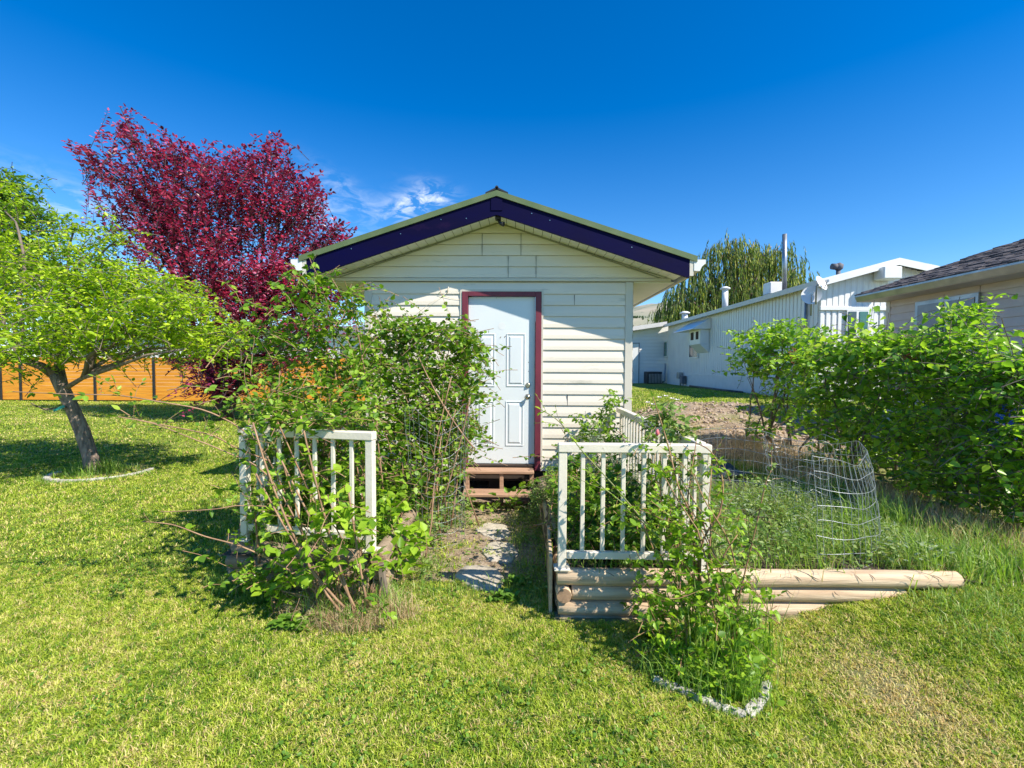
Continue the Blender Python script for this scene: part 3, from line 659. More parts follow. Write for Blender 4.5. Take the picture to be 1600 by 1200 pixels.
# ================================================================ railings
def rail_run(root, A, B, zt, zb, nb, posts, base=True, bot=.42, topw=.065, toph=.055, ext=(.03, .03)):
    A = Vector(A); B = Vector(B); d = (B-A).normalized(); L_ = (B-A).length; c = (A+B)/2
    e0, e1 = ext; cc = c+d*(e1-e0)/2
    MB().obox((cc.x, cc.y, zt-toph/2), (L_+e0+e1, topw, toph), X=d, bev=.005).build('top_rail', M['rail'], root)
    MB().obox((c.x, c.y, bot), (L_-.055, .034, .045), X=d, bev=.003).build('bottom_rail', M['rail'], root)
    for t in posts:
        p = A.lerp(B, t)
        m = MB().obox((p.x, p.y, (zt-toph+zb)/2), (.052, .052, zt-toph-zb-.002), X=d, bev=.003)
        m.build('post', M['rail'], root)
        if base: MB().obox((p.x, p.y, zb+.004), (.10, .095, .012), X=d, bev=.002).build('base_plate', M['rail'], root)
    for k in range(nb):
        p = A.lerp(B, (k+1)/(nb+1)); h0 = bot+.0235; h1 = zt-toph-.001
        MB().obox((p.x, p.y, (h0+h1)/2), (.026, .020, h1-h0), X=d, bev=.003).build('baluster', M['rail'], root)
rr1 = empty('garden_railing', (.7, 2.98, .316), 'cream painted railing on the right log bed, L shaped and running back to the shed', 'railing')
rail_run(rr1, (.262, 2.975, 0), (1.155, 2.975, 0), 1.117, .317, 6, (0, 1), bot=.405)
rail_run(rr1, (1.158, 3.035, 0), (1.158, 5.62, 0), 1.116, .30, 20, (.93,), bot=.45, ext=(-.02, .02))
rr2 = empty('garden_railing', (-1.5, 3.2, .35), 'cream painted railing on the left log bed, overgrown by bramble canes', 'railing')
rail_run(rr2, (-1.955, 3.29, 0), (-1.005, 3.12, 0), 1.158, .357, 6, (0, 1), bot=.45)
rail_run(rr2, (-1.965, 3.35, 0), (-1.965, 5.2, 0), 1.156, .33, 14, (.98,), bot=.46, ext=(-.02, .02))

# ================================================================ paving stones and edging
def stone(name, pts, z, th, mat, label, cat, seed, group=None):
    rd = random.Random(seed); c = sum((Vector(p) for p in pts), Vector((0, 0)))/len(pts); n = 28; ring = []
    P2 = [Vector(p) for p in pts]+[Vector(pts[0])]; per = [0]
    for i in range(len(pts)): per.append(per[-1]+(P2[i+1]-P2[i]).length)
    for k in range(n):
        d = per[-1]*k/n
        i = max(j for j in range(len(pts)) if per[j] <= d); p = P2[i].lerp(P2[i+1], (d-per[i])/(per[i+1]-per[i])); ring.append(p+Vector((rd.gauss(0, .006), rd.gauss(0, .006))))
    vs = []; g0 = float(gz(c.x, c.y))
    for f, zz in ((1.0, -.03), (1.0, th*.7), (.96, th), (.6, th+.002), (.25, th-.001)):
        for p in ring: q = c+(p-c)*f; vs.append((q.x, q.y, g0+z+zz+rd.gauss(0, .0022)))
    vs.append((c.x, c.y, g0+z+th)); m = MB(); fs = []
    for l in range(4): fs += [(l*n+i, l*n+(i+1) % n, (l+1)*n+(i+1) % n, (l+1)*n+i) for i in range(n)]
    fs += [(4*n+i, 4*n+(i+1) % n, 5*n) for i in range(n)]
    m.add(vs, fs, True); return tag(m.build(name, mat, org=(c.x, c.y, g0)), label, cat, group)
def pxs(*l): return [tuple(G(a, b).xy) for a, b in l]
stone('stepping_stone', pxs((708, 905), (728, 889), (752, 888), (775, 893), (790, 910), (778, 928), (740, 924)), .0, .026, M['concrete'], 'nearest and largest flat stone slab on the dirt path, crossed by a shadow', 'stepping stone', 1, 'slabs of the shed path')
stone('stepping_stone', pxs((752, 860), (770, 848), (800, 850), (812, 868), (795, 882), (765, 878)), .0, .010, M['concrete'], 'half buried stone slab in the middle of the dirt path to the steps', 'stepping stone', 2, 'slabs of the shed path')
stone('stepping_stone', pxs((742, 830), (760, 818), (790, 822), (800, 838), (775, 845)), .0, .010, M['concrete'], 'pale stone slab at the far end of the path, closest to the steps', 'stepping stone', 3, 'slabs of the shed path')
def edging(p0, p1, mat, label, cat, group, seed, w=.07, h=.07, zo=0.0):
    rd = random.Random(seed); p0 = Vector((*p0, 0)); p1 = Vector((*p1, 0)); d = (p1-p0); n = 9; L_ = d.length; d.normalize(); s = Vector((-d.y, d.x, 0)); m = MB()
    prof = [(-.5, -.6), (-.5, .25), (-.42, .46), (-.15, .52), (.2, .5), (.44, .42), (.5, .2), (.5, -.6)]; ring = len(prof); vs = []; tilt = rd.gauss(0, .10)
    for i in range(n+1):
        t = i/n; c = p0+d*L_*t; zg = float(gz(c.x, c.y))+zo; k = (.95 if i in (0, n) else 1)
        for (a, b) in prof:
            q = c+s*(a*w*k+rd.gauss(0, .0035))+d*rd.gauss(0, .004); vs.append((q.x, q.y, zg+h*.12+b*h*(k if b > 0 else 1)+a*w*tilt+rd.gauss(0, .0035)))
    fs = [(i*ring+j, i*ring+(j+1) % ring, (i+1)*ring+(j+1) % ring, (i+1)*ring+j) for i in range(n) for j in range(ring)]
    fs += [tuple(range(ring))[::-1], tuple(n*ring+j for j in range(ring))]
    m.add(vs, fs, False); return tag(m.build('edging_stone', mat, org=(p0.x, p0.y, 0)), label, cat, group)
fe = [(1021, 1068), (1058, 1083), (1098, 1098), (1128, 1116), (1166, 1122), (1190, 1100), (1197, 1074)]
lbs = ['long pale concrete edging block at the left end of the front row', 'concrete edging block second from the left below the blackberry', 'cracked edging block left of the lowest point of the row', 'pale edging block at the lowest bend of the row in front', 'edging block turning back up on the right of the bend', 'upright end block on the right of the front edging row']
fp = [G(*q) for q in fe]
for i in range(6):
    a, b = fp[i], fp[i+1]; a2 = a.lerp(b, .03); b2 = a.lerp(b, .97)
    edging(a2.xy, b2.xy, M['whitestone'], lbs[i], 'edging block', 'edging blocks round the front blackberry', 70+i, w=.05, h=.045)
tb = G(150, 738)
for k in range(9):
    a0_ = R(186+k*22); a1_ = a0_+R(20.5); r = .60; c = Vector((tb.x+.12, tb.y-.02))
    edging((c.x+r*math.cos(a0_), c.y+r*math.sin(a0_)), (c.x+r*math.cos(a1_), c.y+r*math.sin(a1_)), M['whitestone'], ('leftmost curved concrete edging block of the ring round the green tree', *[q+' curved edging block from the left in the ring round the green tree' for q in ('second', 'third', 'fourth', 'fifth', 'sixth', 'seventh', 'eighth')], 'rightmost curved concrete edging block of the ring round the green tree')[k], 'edging block', 'edging blocks round the green tree', 90+k, w=.075, h=.06)

# ================================================================ orange fence
FNY = 19.8
fe_ = empty('board_fence', (W(60, 630, FNY).x, FNY, 0), 'orange stained horizontal board fence with black posts behind the lawn', 'fence')
posts_px = [-920, -828, -735, -643, -551, -459, -367, -274, -182, -90, 3, 34, 150, 242, 334, 426, 518, 610, 700]
px_x = [W(p, 600, FNY).x for p in posts_px]
for x in px_x: MB().box(x-.045, x+.045, FNY-.07, FNY+.03, -.05, 1.90, .005).build('post', M['black'], fe_)
rd = random.Random(8)
for a, b in zip(px_x[:-1], px_x[1:]):
    m = MB()
    for k in range(12): z = .06+k*.152; m.box(a+.047, b-.047, FNY-.03+rd.uniform(-.003, .003), FNY-.005, z, z+.146, .004)
    m.build('board_panel', M['fence'], fe_)

# ================================================================ neighbours
def homebox(root, x0, x1, y0, y1, z0, z1, wallm):
    MB().box(x0, x1, y0, y1, z0, z1).build('wall', wallm, root)
# pale home beyond the orange fence
h = empty('mobile_home', (-12, 30, 0), 'white neighbouring home half seen beyond the orange fence', 'house')
xa, xb = W(60, 500, 30).x, W(690, 500, 30).x
homebox(h, xa, xb, 30, 34, 0, 3.55, M['whitemetal'])
MB().prism([(xa-.4, 29.5, 3.55), (xa-.4, 34.5, 3.55), (xa-.4, 32, 4.25)][::-1], (xb-xa+.8, 0, 0)).build('roof', M['roofgrey'], h)
for px in (140, 330, 545):
    x = W(px, 500, 30).x; f = MB().box(x-.6, x+.6, 29.94, 29.995, 1.7, 2.8).build('window', M['white'], h); MB().box(x-.53, x+.53, 29.92, 29.938, 1.77, 2.73).build('pane', M['glass'], f)

# long white trailer on the right
TX = 8.35; TY0 = 13.6; TY1 = 27.4; TZ = 3.97; 
tr = empty('mobile_home', (TX+2, TY0, .6), 'long white ribbed metal mobile home with window air conditioner shade on its side', 'house')
m = MB(); zb = .45; zs = 1.25
MB().box(TX+.02, TX+4.4, TY0+.02, TY1-.02, zb, TZ-.02).build('wall', M['whitemetal'], tr)
m = MB(); y = TY0+.03
while y < TY1-.1: m.box(TX+.002, TX+.018, y, y+.145, zs+.02, TZ-.06, .004); m.box(TX+.008, TX+.018, y+.06, y+.16, zs+.02, TZ-.07); y += .205
m.build('ribbed_siding', M['whitemetal'], tr)
m = MB(); y = TY0+.03
while y < TY1-.1: m.box(TX-.024, TX+.018, y, y+.07, .35, zs-.02, .004); y += .10
m.box(TX-.03, TX+.018, TY0, TY1, zs-.018, zs+.018); m.build('skirting', M['white'], tr)
AP = TX+1.95; az = TZ+.54; RX = TX+4.2
m = MB()
m.prism([(TX-.22, TY0-.30, TZ-.06), (AP, TY0-.30, az), (AP, TY0-.30, az+.09), (TX-.22, TY0-.30, TZ+.03)][::-1], (0, TY1-TY0+.5, 0))
m.prism([(RX+.1, TY0-.30, TZ+.05), (AP, TY0-.30, az), (AP, TY0-.30, az+.09), (RX+.1, TY0-.30, TZ+.14)], (0, TY1-TY0+.5, 0)); m.build('roof', M['roofgrey'], tr)
m = MB(); m.box(TX-.27, TX-.222, TY0-.32, TY1+.2, TZ-.12, TZ+.035); m.build('eave_board', M['greywhite'], tr)
m = MB()
m.prism([(TX-.24, TY0-.34, TZ-.16), (AP, TY0-.34, az-.09), (AP, TY0-.34, az+.10), (TX-.24, TY0-.34, TZ+.04)][::-1], (0, .03, 0))
m.prism([(RX+.1, TY0-.34, TZ-.06), (AP, TY0-.34, az-.09), (AP, TY0-.34, az+.10), (RX+.1, TY0-.34, TZ+.15)], (0, .03, 0)); m.build('gable_fascia', M['white'], tr)
m = MB(); x = TX+.03                              # ribbed gable end
MB().box(TX+.03, TX+4.38, TY0-.03, TY0+.015, zb, TZ-.1).build('end_wall', M['whitemetal'], tr)
while x < TX+4.3:
    hz = (TZ-.03+(x-TX)*.275) if x < AP else (az-.03-(x-AP)*.23); m.box(x, x+.10, TY0-.058, TY0-.031, 3.32, hz, .008); m.box(x+.1005, x+.165, TY0-.046, TY0-.032, 3.32, hz-.01)
    m.box(x, x+.10, TY0-.056, TY0-.031, zb, 3.20, .008); x += .165
m.build('ribbed_siding', M['whitemetal'], tr)
m = MB().box(TX, TX+4.4, TY0-.10, TY0-.030, 3.205, 3.315, .01); m.build('trim_band', M['white'], tr)
f = MB().box(W(1320, 480, TY0).x, W(1361, 480, TY0).x, TY0-.11, TY0-.072, 2.45, 3.20).build('window', M['white'], tr)
MB().box(W(1322, 480, TY0).x, W(1334, 480, TY0).x, TY0-.125, TY0-.112, 2.5, 3.17).build('pane', M['glass'], f); MB().box(W(1339, 480, TY0).x, W(1352, 480, TY0).x, TY0-.125, TY0-.112, 2.5, 3.17).build('pane', M['teal'], f)
a = W(1377, 436, TY0-.4); b = W(1406, 417, TY0-.4); MB().box(a.x, b.x, TY0-.5, TY0-.10, a.z, b.z, .02).build('vent_box', M['white'], tr)
# side windows, air conditioner shade, pipes
def side_y(px): return TX*F/(px-815)*1.0
def sw(px0, px1, zlo, zhi):
    y0, y1 = side_y(px1), side_y(px0); f = MB().box(TX-.045, TX-.006, y0, y1, zlo, zhi).build('window', M['white'], tr)
    w_ = (y1-y0); MB().box(TX-.058, TX-.047, y0+.06*w_, y0+.47*w_, zlo+.07, zhi-.07).build('pane', M['teal'], f); MB().box(TX-.058, TX-.047, y0+.53*w_, y0+.94*w_, zlo+.07, zhi-.07).build('pane', M['glass'], f)
sw(1075, 1089, 2.02, 2.98); sw(1034, 1041, 2.15, 3.1)
y0, y1 = side_y(1107), side_y(1075)
m = MB(); m.prism([(TX-.01, y0, 3.78), (TX-.01, y0, 3.30), (TX-.85, y0, 3.28)][::-1], (0, y1-y0, 0)); m.build('awning', M['white'], tr)
m = MB(); m.box(TX-.42, TX-.01, y0+.15, y0+1.5, 2.62, 3.29, .02); m.prism([(TX-.42, y0+.15, 2.62), (TX-.01, y0+.15, 2.62), (TX-.01, y0+.15, 2.25)], (0, 1.3, 0)); m.build('air_conditioner_shade', M['white'], tr)
m = MB(); m.box(TX-.434, TX-.422, y0+.35, y0+.65, 2.85, 3.2); m.box(TX-.434, TX-.422, y0+.95, y0+1.3, 2.85, 3.2); m.build('air_conditioner_opening', M['dark'], tr)
def roofpipe(px, pyb, pyt, Y, r, mat, name, hat=False):
    a = W(px, pyb, Y); b = W(px, pyt, Y); m = MB().tube([a-Vector((0, 0, .3)), b], r, 12)
    if hat: m.tube([b, b+Vector((0, 0, .05)), b+Vector((0, 0, .12))], [r*1.7, r*1.7, r*.7], 12)
    m.build(name, mat, tr)
roofpipe(1226, 445, 366, 16.5, .075, M['galv'], 'stove_pipe'); roofpipe(1133, 478, 452, 22, .13, M['white'], 'vent_pipe', True)
roofpipe(1070, 498, 490, 26, .16, M['white'], 'vent_pipe', True)
a = W(1212, 447, 17); MB().box(a.x-.3, a.x+.3, 16.8, 17.3, a.z-.3, a.z+.12, .03).build('roof_vent', M['white'], tr)
a = W(1310, 418, 14.6); a = a-Vector((0, 0, .08)); m = MB().tube([a-Vector((0, 0, .4)), a], .06, 12); m.tube([a+Vector((-.02, 0, 0)), a+Vector((0, 0, .06)), a+Vector((.02, 0, .16)), a+Vector((.0, 0, .22))], [.07, .12, .12, .04], 12); m.tube([a+Vector((0, 0, .10)), a+Vector((-.2, 0, .11))], [.10, .09], 12); m.build('turbine_vent', M['roofgrey'], tr)
m = MB().tube([(TX-.05, TY0+.5, TZ-.2), (TX-.05, TY0+.5, .5)], .04, 8); m.build('downspout', M['galv'], tr)
# satellite dishes at the corner
def dish(c, aim, r, label):
    e = empty('satellite_dish', c, label, 'satellite dish'); c = Vector(c); aim = Vector(aim).normalized(); u = aim.cross(Vector((0, 0, 1))).normalized(); v = u.cross(aim); m = MB(); vs = []; n = 20
    for k in range(5):
        q = k/4
        for j in range(n): an = 2*math.pi*j/n; vs.append(c+u*(r*q*math.cos(an))+v*(r*1.1*q*math.sin(an))+aim*(.18*r*q*q))
    m.add(vs, [(k*n+j, k*n+(j+1) % n, (k+1)*n+(j+1) % n, (k+1)*n+j) for k in range(4) for j in range(n)], True); m.build('reflector', M['white'], e)
    m = MB().tube([c-aim*.02, c-aim*.12, c-aim*.12-Vector((0, 0, .5))], .022, 8).tube([c-v*r, c+aim*(r*.9)-v*r*.2], .012, 6); m.box(c.x+aim.x*r*.9-.03, c.x+aim.x*r*.9+.03, c.y+aim.y*r*.9-.05, c.y+aim.y*r*.9+.05, c.z+aim.z*r*.9-v.z*r*.2-.03, c.z+aim.z*r*.9-v.z*r*.2+.03)
    m.build('mount', M['galv'], e)
a = W(1268, 462, TY0-.25); dish(a, (-.5, -.85, .35), .25, 'large white satellite dish at the lower corner of the white mobile home')
a = W(1282, 443, TY0-.5); dish(a, (.45, -.8, .45), .20, 'smaller white satellite dish above the other, on the mobile home corner')
# heat pump, meter, hose
a = G(1036, 598); a.z = float(gz(a.x, a.y)); ay = side_y(1042)
hp = empty('heat_pump', (TX-.75, ay, .6), 'dark grey outdoor heat pump unit against the white mobile home', 'heat pump')
MB().box(TX-1.2, TX-.35, ay-.1, ay+.75, .55, 1.32, .03).build('housing', M['black'], hp)
m = MB()
for k in range(9): m.box(TX-1.1+k*.085, TX-1.06+k*.085, ay-.125, ay-.102, .68, 1.2)
m.build('grille', M['galv'], hp)
MB().tube([(TX-.3, ay+.1, .7), (TX-.14, ay+.1, .8), (TX-.12, ay+.1, 1.8)], .05, 8).build('conduit', M['galv'], hp)
ay = side_y(1067)
um = empty('utility_meter', (TX-.2, ay, .6), 'grey utility meter boxes on the skirting of the white mobile home', 'meter')
MB().box(TX-.28, TX-.05, ay, ay+.35, 1.0, 1.32, .02).build('meter_box', M['galv'], um); MB().box(TX-.26, TX-.05, ay-.5, ay-.15, .75, 1.15, .02).build('meter_box', M['roofgrey'], um); MB().tube([(TX-.15, ay+.1, .55), (TX-.15, ay+.1, 1.0)], .04, 8).tube([(TX-.15, ay-.3, .55), (TX-.15, ay-.3, .8)], .04, 8).build('conduit', M['galv'], um)
pts = [W(1078, 601, side_y(1078)*.97), W(1105, 603, side_y(1105)*.97), W(1132, 608, side_y(1132)*.97), W(1160, 612, side_y(1160)*.97)]
pts = [Vector((p.x, p.y, float(gz(p.x, p.y))+.04)) for p in pts]
tag(MB().tube(pts, .05, 8).build('drain_hose', M['black'], org=tuple(pts[0])), 'black drain hose lying along the foot of the white mobile home', 'hose')

# far extension with horizontal siding
ex = empty('outbuilding', (7, 28, .6), 'white sided outbuilding with a plain door at the far end of the lawn', 'outbuilding')
ex0 = W(960, 560, 28).x; m = MB(); siding(m, (ex0, 27.9), (TX+.2, 27.9), 1.35, 3.55, (0, -1), pitch=.2, lip=.02); m.box(ex0, TX+.2, 27.91, 32, .4, 3.55); m.build('wall', M['whitemetal'], ex)
MB().box(ex0, TX+.1, 27.86, 27.905, .4, 1.345).build('skirting', M['white'], ex)
m = MB(); m.prism([(ex0-.5, 27.2, 3.45), (TX-.1, 27.2, 3.95), (TX-.1, 27.2, 4.18), (ex0-.5, 27.2, 3.68)][::-1], (0, 5, 0)); m.build('roof', M['greywhite'], ex)
MB().prism([(ex0, 27.88, 3.50), (TX+.2, 27.88, 3.50), (TX+.2, 27.88, 4.02)], (0, 4, 0)).build('gable_wall', M['whitemetal'], ex)
x = W(998, 560, 27.8).x; d_ = MB().box(ex0+.1, x, 27.82, 27.858, .45, 2.95).build('door', M['white'], ex)
MB().box(x, x+.035, 27.80, 27.858, .45, 3.0).build('door_edge', M['roofgrey'], ex); MB().box(ex0+.1, x, 27.80, 27.858, 2.955, 2.99).build('door_head', M['roofgrey'], ex)

# beige house on the right
HX = 7.6; HE = 7.1; HY = 10.05; HZ = 3.12
ho = empty('house', (9.5, 6, .5), 'pinkish beige sided house with dark shingle roof behind the lilac hedge', 'house')
m = MB(); siding(m, (HX, HY), (HX, 1.0), .45, 2.98, (-1, 0), pitch=.15, lip=.016); m.box(HX+.005, HX+5, 1.0, HY-.01, .3, 2.98)
siding(m, (HX+5, HY), (HX, HY), .45, 2.98, (0, 1), pitch=.15); m.build('wall', M['beige'], ho)
MB().box(HX-.022, HX+.0, HY-.08, HY+.02, .4, 2.97).build('corner_trim', M['trim'], ho)
m = MB(); m.box(HX-.02, HX-.017, 8.05, 8.055, .5, 2.97); m.build('siding_seam', M['dark'], ho)
MB().box(HE+.02, HX+5, 1, HY+.15, 2.982, 3.0).build('soffit', M['beige'], ho)
prof = [(HE, 1, HZ-.13), (HE+.10, 1, HZ-.13), (HE+.10, 1, HZ+.0), (HE-.05, 1, HZ+.0), (HE-.05, 1, HZ-.03)]
MB().prism(prof[::-1], (0, HY+.2-1, 0)).build('gutter', M['galv'], ho)
MB().box(HE+.102, HE+.14, 1, HY+.18, 2.99, HZ+.0).build('fascia', M['white'], ho)
sl = .345
m = MB(); m.prism([(HE, 1, HZ+.005), (HE+4, 1, HZ+4*sl), (HE+4, 1, HZ+4*sl-.1), (HE+.1, 1, HZ-.05)], (0, HY+.2-1, 0)); rf = m.build('roof', M['roofgrey'], ho)
m = MB(); rd = random.Random(4)
for r in range(26):
    xr = HE-.03+r*.135; y = 4.0
    while y < HY+.2:
        w_ = rd.choice((.12, .17, .22, .28)); w_ = min(w_, HY+.22-y); t = rd.choice((.008, .014, .024, .030))
        nx_ = Vector((1, 0, sl)).normalized(); up_ = Vector((-sl, 0, 1)).normalized()
        c = Vector((xr+.085, y+w_/2, HZ+.012+(xr+.085-HE)*sl))+up_*(t/2+.004*(r % 2)); m.obox(c, (.20, w_-.006, t), X=nx_+up_*-.05); y += w_
m.build('shingle', pm('laminated_shingle', (.13, .115, .115), (.05, .045, .055), rough=.95, scale=9, bump=.5, bscale=60, c3=(.24, .20, .19), f3=.6, s3=7), rf)
for (pa, pb) in ((1420, 1474),):
    y0, y1 = HX*F/(pb-815), HX*F/(pa-815); f = MB().box(HX-.06, HX-.018, y0-.5, y1, 1.75, 2.86).build('window', M['galv'], ho)
    MB().box(HX-.07, HX-.062, y1-.62, y1-.07, 1.82, 2.79).build('pane', M['greyglass'], f); MB().box(HX-.07, HX-.062, y0-.44, y1-.70, 1.82, 2.79).build('pane', M['greyglass'], f)
a = G(1545, 690); bl = empty('storage_tub', (5.9, 6.2, float(gz(5.9, 6.2))), 'blue plastic tub glimpsed through the lilac leaves', 'tub')
zg = float(gz(5.9, 6.2)); MB().box(5.5, 6.3, 5.9, 6.6, zg, zg+.85, .06).build('body', M['blueplastic'], bl); MB().box(5.46, 6.34, 5.86, 6.64, zg+.852, zg+.92, .03).build('lid', M['blueplastic'], bl)

# ================================================================ trees
def lob(pl, base, px, py, Y, rx, ry, rz, n, size, **k):
    c = W(px, py, Y); s_ = Y/F
    return pl.lobe(base, c, (rx*s_, rz, ry*s_), n, size, **k)

# plum tree in its ring of edging
t = tb; pl = Plant('plum_tree', 'low spreading bright green fruit tree with leaning trunk in a ring of edging blocks', 'tree', t, 11)
Y = t.y; tp = [W(150, 742, Y)-Vector((0, 0, .1)), W(141, 712, Y), W(128, 672, Y), W(112, 635, Y-.02), W(98, 606, Y-.05), W(86, 585, Y-.05)]
trunk = MB(); rdn = random.Random(2); trunk.tube(tp, [.13, .095, .088, .085, .082, .07], 16, rnd=rdn)
f1 = [tp[-1], W(64, 572, Y-.1), W(30, 560, Y-.2), W(0, 548, Y-.4), W(-50, 520, Y-.5)]; f2 = [tp[-2], W(92, 570, Y+.1), W(96, 540, Y+.2), W(110, 500, Y+.3), W(130, 460, Y+.4)]
f3 = [tp[-2]+Vector((.05, 0, 0)), W(130, 590, Y-.3), W(175, 575, Y-.6), W(230, 555, Y-.8), W(290, 545, Y-.9)]
for f, r in ((f1, .075), (f2, .07), (f3, .035)): trunk.tube(f, [r, r*.8, r*.65, r*.5, r*.3], 10, rnd=rdn)
trunk.tube([tp[3], W(70, 640, Y-.4), W(48, 630, Y-.6)], [.02, .012, .006], 6)
trunk.build('trunk', M['bark'], pl.root)
kw = dict(step=.021, r0=.035, r1=.010, start=.1, outward=.45, slen=(.3, .75), up=.9, sprad=.0035)
for (px, py, dy, rx, ry, rz, n, bi) in ((20, 500, .2, 70, 60, .9, 70, 0), (100, 470, -.5, 80, 50, .8, 75, 1), (190, 470, .1, 80, 45, .9, 80, 1), (270, 495, -.3, 75, 45, .8, 80, 2), (335, 530, -.2, 48, 34, .6, 50, 2),
                                        (150, 525, .6, 90, 45, .8, 70, 1), (240, 535, .5, 80, 32, .8, 52, 2), (60, 545, -.5, 70, 28, .8, 48, 0), (40, 420, .3, 50, 60, .7, 55, 1), (125, 400, .1, 45, 38, .5, 34, 1), (200, 432, -.2, 60, 28, .6, 34, 1),
                                        (118, 352, .2, 30, 18, .35, 12, 1), (-60, 440, .3, 70, 90, .9, 70, 0), (150, 440, .9, 90, 50, .6, 55, 1), (265, 455, .5, 50, 30, .6, 28, 2), (10, 330, .6, 22, 50, .4, 22, 0), (180, 375, 0, 20, 16, .3, 8, 1), (215, 500, -.9, 70, 40, .5, 40, 2), (90, 510, -1.1, 70, 40, .5, 40, 1)):
    b = (f1[2], f2[2], f3[1])[bi]
    lob(pl, b, px, py, Y+dy, rx, ry, rz, int(n*1.25), .068, **kw)
pl.finish(M['greystem'], M['l_plum'], w=.50, stems='branches')

# purple leaved tree
t = W(352, 660, 13.3); t.z = 0; pl = Plant('purple_leaf_tree', 'tall dark purple leaved tree fanning out in front of the orange fence', 'tree', t, 12)
Y = t.y; b0v = Vector(t); trunk = MB(); limbs = []
for (pts, r) in ((((352, 650), (350, 620), (352, 570), (345, 520), (335, 460), (325, 380)), .16), (((350, 645), (338, 612), (318, 560), (300, 500), (270, 420), (240, 330)), .10), (((356, 645), (368, 610), (385, 560), (400, 500), (425, 420), (440, 320)), .11), (((352, 640), (344, 590), (330, 520), (290, 420), (215, 260)), .06)):
    w3 = [W(a, b, Y) for a, b in pts]; w3[0] = Vector((w3[0].x, w3[0].y, -.05)); trunk.tube(w3, [r*(1-.13*i) for i in range(len(w3))], 10, rnd=rdn); limbs.append(w3)
trunk.build('trunk', M['darkbark'], pl.root)
src = W(350, 600, Y)
kw = dict(step=.048, r0=.045, r1=.012, start=.05, outward=.72, flat=.55, slen=(.8, 1.7), up=1.0, sprad=.006, src=src, bow=.15)
for (px, py, dy, rx, ry, rz, n, li) in ((330, 320, 0, 75, 60, 1.5, 110, 0), (255, 285, .3, 62, 48, 1.2, 78, 1), (405, 285, -.2, 62, 52, 1.3, 92, 2), (430, 228, .2, 24, 22, .5, 20, 2), (235, 220, 0, 40, 22, .7, 22, 3), (182, 205, .2, 26, 24, .5, 14, 3), (150, 250, 0, 34, 22, .6, 18, 3), (128, 232, 0, 18, 12, .4, 6, 3), (185, 172, 0, 14, 9, .3, 5, 3),
                                        (195, 300, -.2, 52, 42, 1.0, 44, 1), (465, 310, 0, 40, 44, .9, 50, 2), (505, 368, .2, 50, 22, .8, 44, 2), (545, 352, .2, 16, 8, .4, 7, 2), (495, 300, 0, 26, 16, .5, 12, 2), (490, 425, -.3, 62, 40, 1.0, 74, 2), (385, 400, -.6, 80, 55, 1.4, 98, 0), (285, 390, -.5, 75, 52, 1.3, 78, 1), (225, 360, 0, 50, 34, 1, 34, 1), (285, 240, .2, 40, 20, .7, 24, 1),
                                        (330, 470, -.5, 70, 45, 1.2, 66, 0), (425, 480, -.7, 75, 40, 1.2, 80, 2), (360, 540, 0, 80, 30, 1.3, 50, 0), (290, 545, .4, 60, 22, 1.0, 24, 1), (510, 480, .1, 52, 36, .9, 48, 2), (370, 600, .2, 60, 28, .9, 34, 0), (325, 600, -.3, 40, 26, .8, 24, 1), (440, 548, .3, 55, 25, .8, 28, 2),
                                        (345, 245, .4, 55, 20, .8, 30, 0), (430, 430, -1.2, 60, 30, .5, 34, 2), (540, 430, .2, 26, 30, .5, 24, 2), (470, 545, -.2, 50, 26, .7, 26, 2), (545, 385, .1, 20, 14, .4, 12, 2), (475, 270, .1, 26, 20, .5, 16, 2)):
    w3 = limbs[li]; b = w3[min(len(w3)-2, 3)]
    lob(pl, b, px, py, Y+dy, rx, ry, rz, int(n*1.3), .108, bright=(.14 if py > 330 else .02)*(1 if pl.rd.random() < .7 else -.6), **kw)
pl.finish(M['darkbark'], M['l_purple'], w=.62, stems='branches')

# distant green tree on the left
t = Vector((W(-10, 600, 26).x, 26, 0)); pl = Plant('leafy_tree', 'mid green tree at the far left edge behind the fence, taller than the fruit tree', 'tree', t, 13)
MB().tube([t, t+Vector((.1, 0, 3)), t+Vector((0, 0, 7))], [.25, .2, .12], 10).build('trunk', M['darkbark'], pl.root)
kw = dict(step=.10, r0=.08, r1=.03, start=.1, outward=.5, slen=(.8, 1.8), sprad=.012)
for (px, py, rx, ry, n) in ((10, 300, 45, 35, 80), (35, 350, 45, 40, 80), (-40, 330, 60, 70, 90), (20, 400, 60, 40, 90), (55, 420, 40, 40, 60), (-20, 470, 80, 50, 80), (-70, 400, 60, 60, 60)):
    lob(pl, t+Vector((0, 0, 5)), px, py, 26, rx, ry, 1.6, int(n*1.5), .24, bright=-.05, **kw)
pl.finish(M['darkbark'], M['l_bramble'], w=.5, stems='branches')

for i, (px, ht, sz) in enumerate(((-420, 6.5, 1.5), (-1050, 8.0, 1.8))):
    t = Vector((W(px, 600, 30).x, 30, 0)); pl = Plant('leafy_tree', ('round green tree behind the far left run of the orange fence', 'broad green tree beyond the left end of the orange fence')[i], 'tree', t, 130+i)
    MB().tube([t, t+Vector((.1, 0, ht*.5)), t+Vector((0, 0, ht))], [.25, .2, .1], 8).build('trunk', M['darkbark'], pl.root)
    for k in range(7):
        c = t+Vector((pl.rd.gauss(0, 1.6*sz), pl.rd.gauss(0, 1.4), ht*.75+pl.rd.gauss(0, 1.3))); pl.lobe(t+Vector((0, 0, ht*.4)), c, (1.9*sz, 1.7, 1.5*sz), 55, .30, step=.16, r0=.08, r1=.03, start=.1, outward=.5, slen=(.8, 1.8), sprad=.012)
    pl.finish(M['darkbark'], M['l_dark'], w=.5, stems='branches')
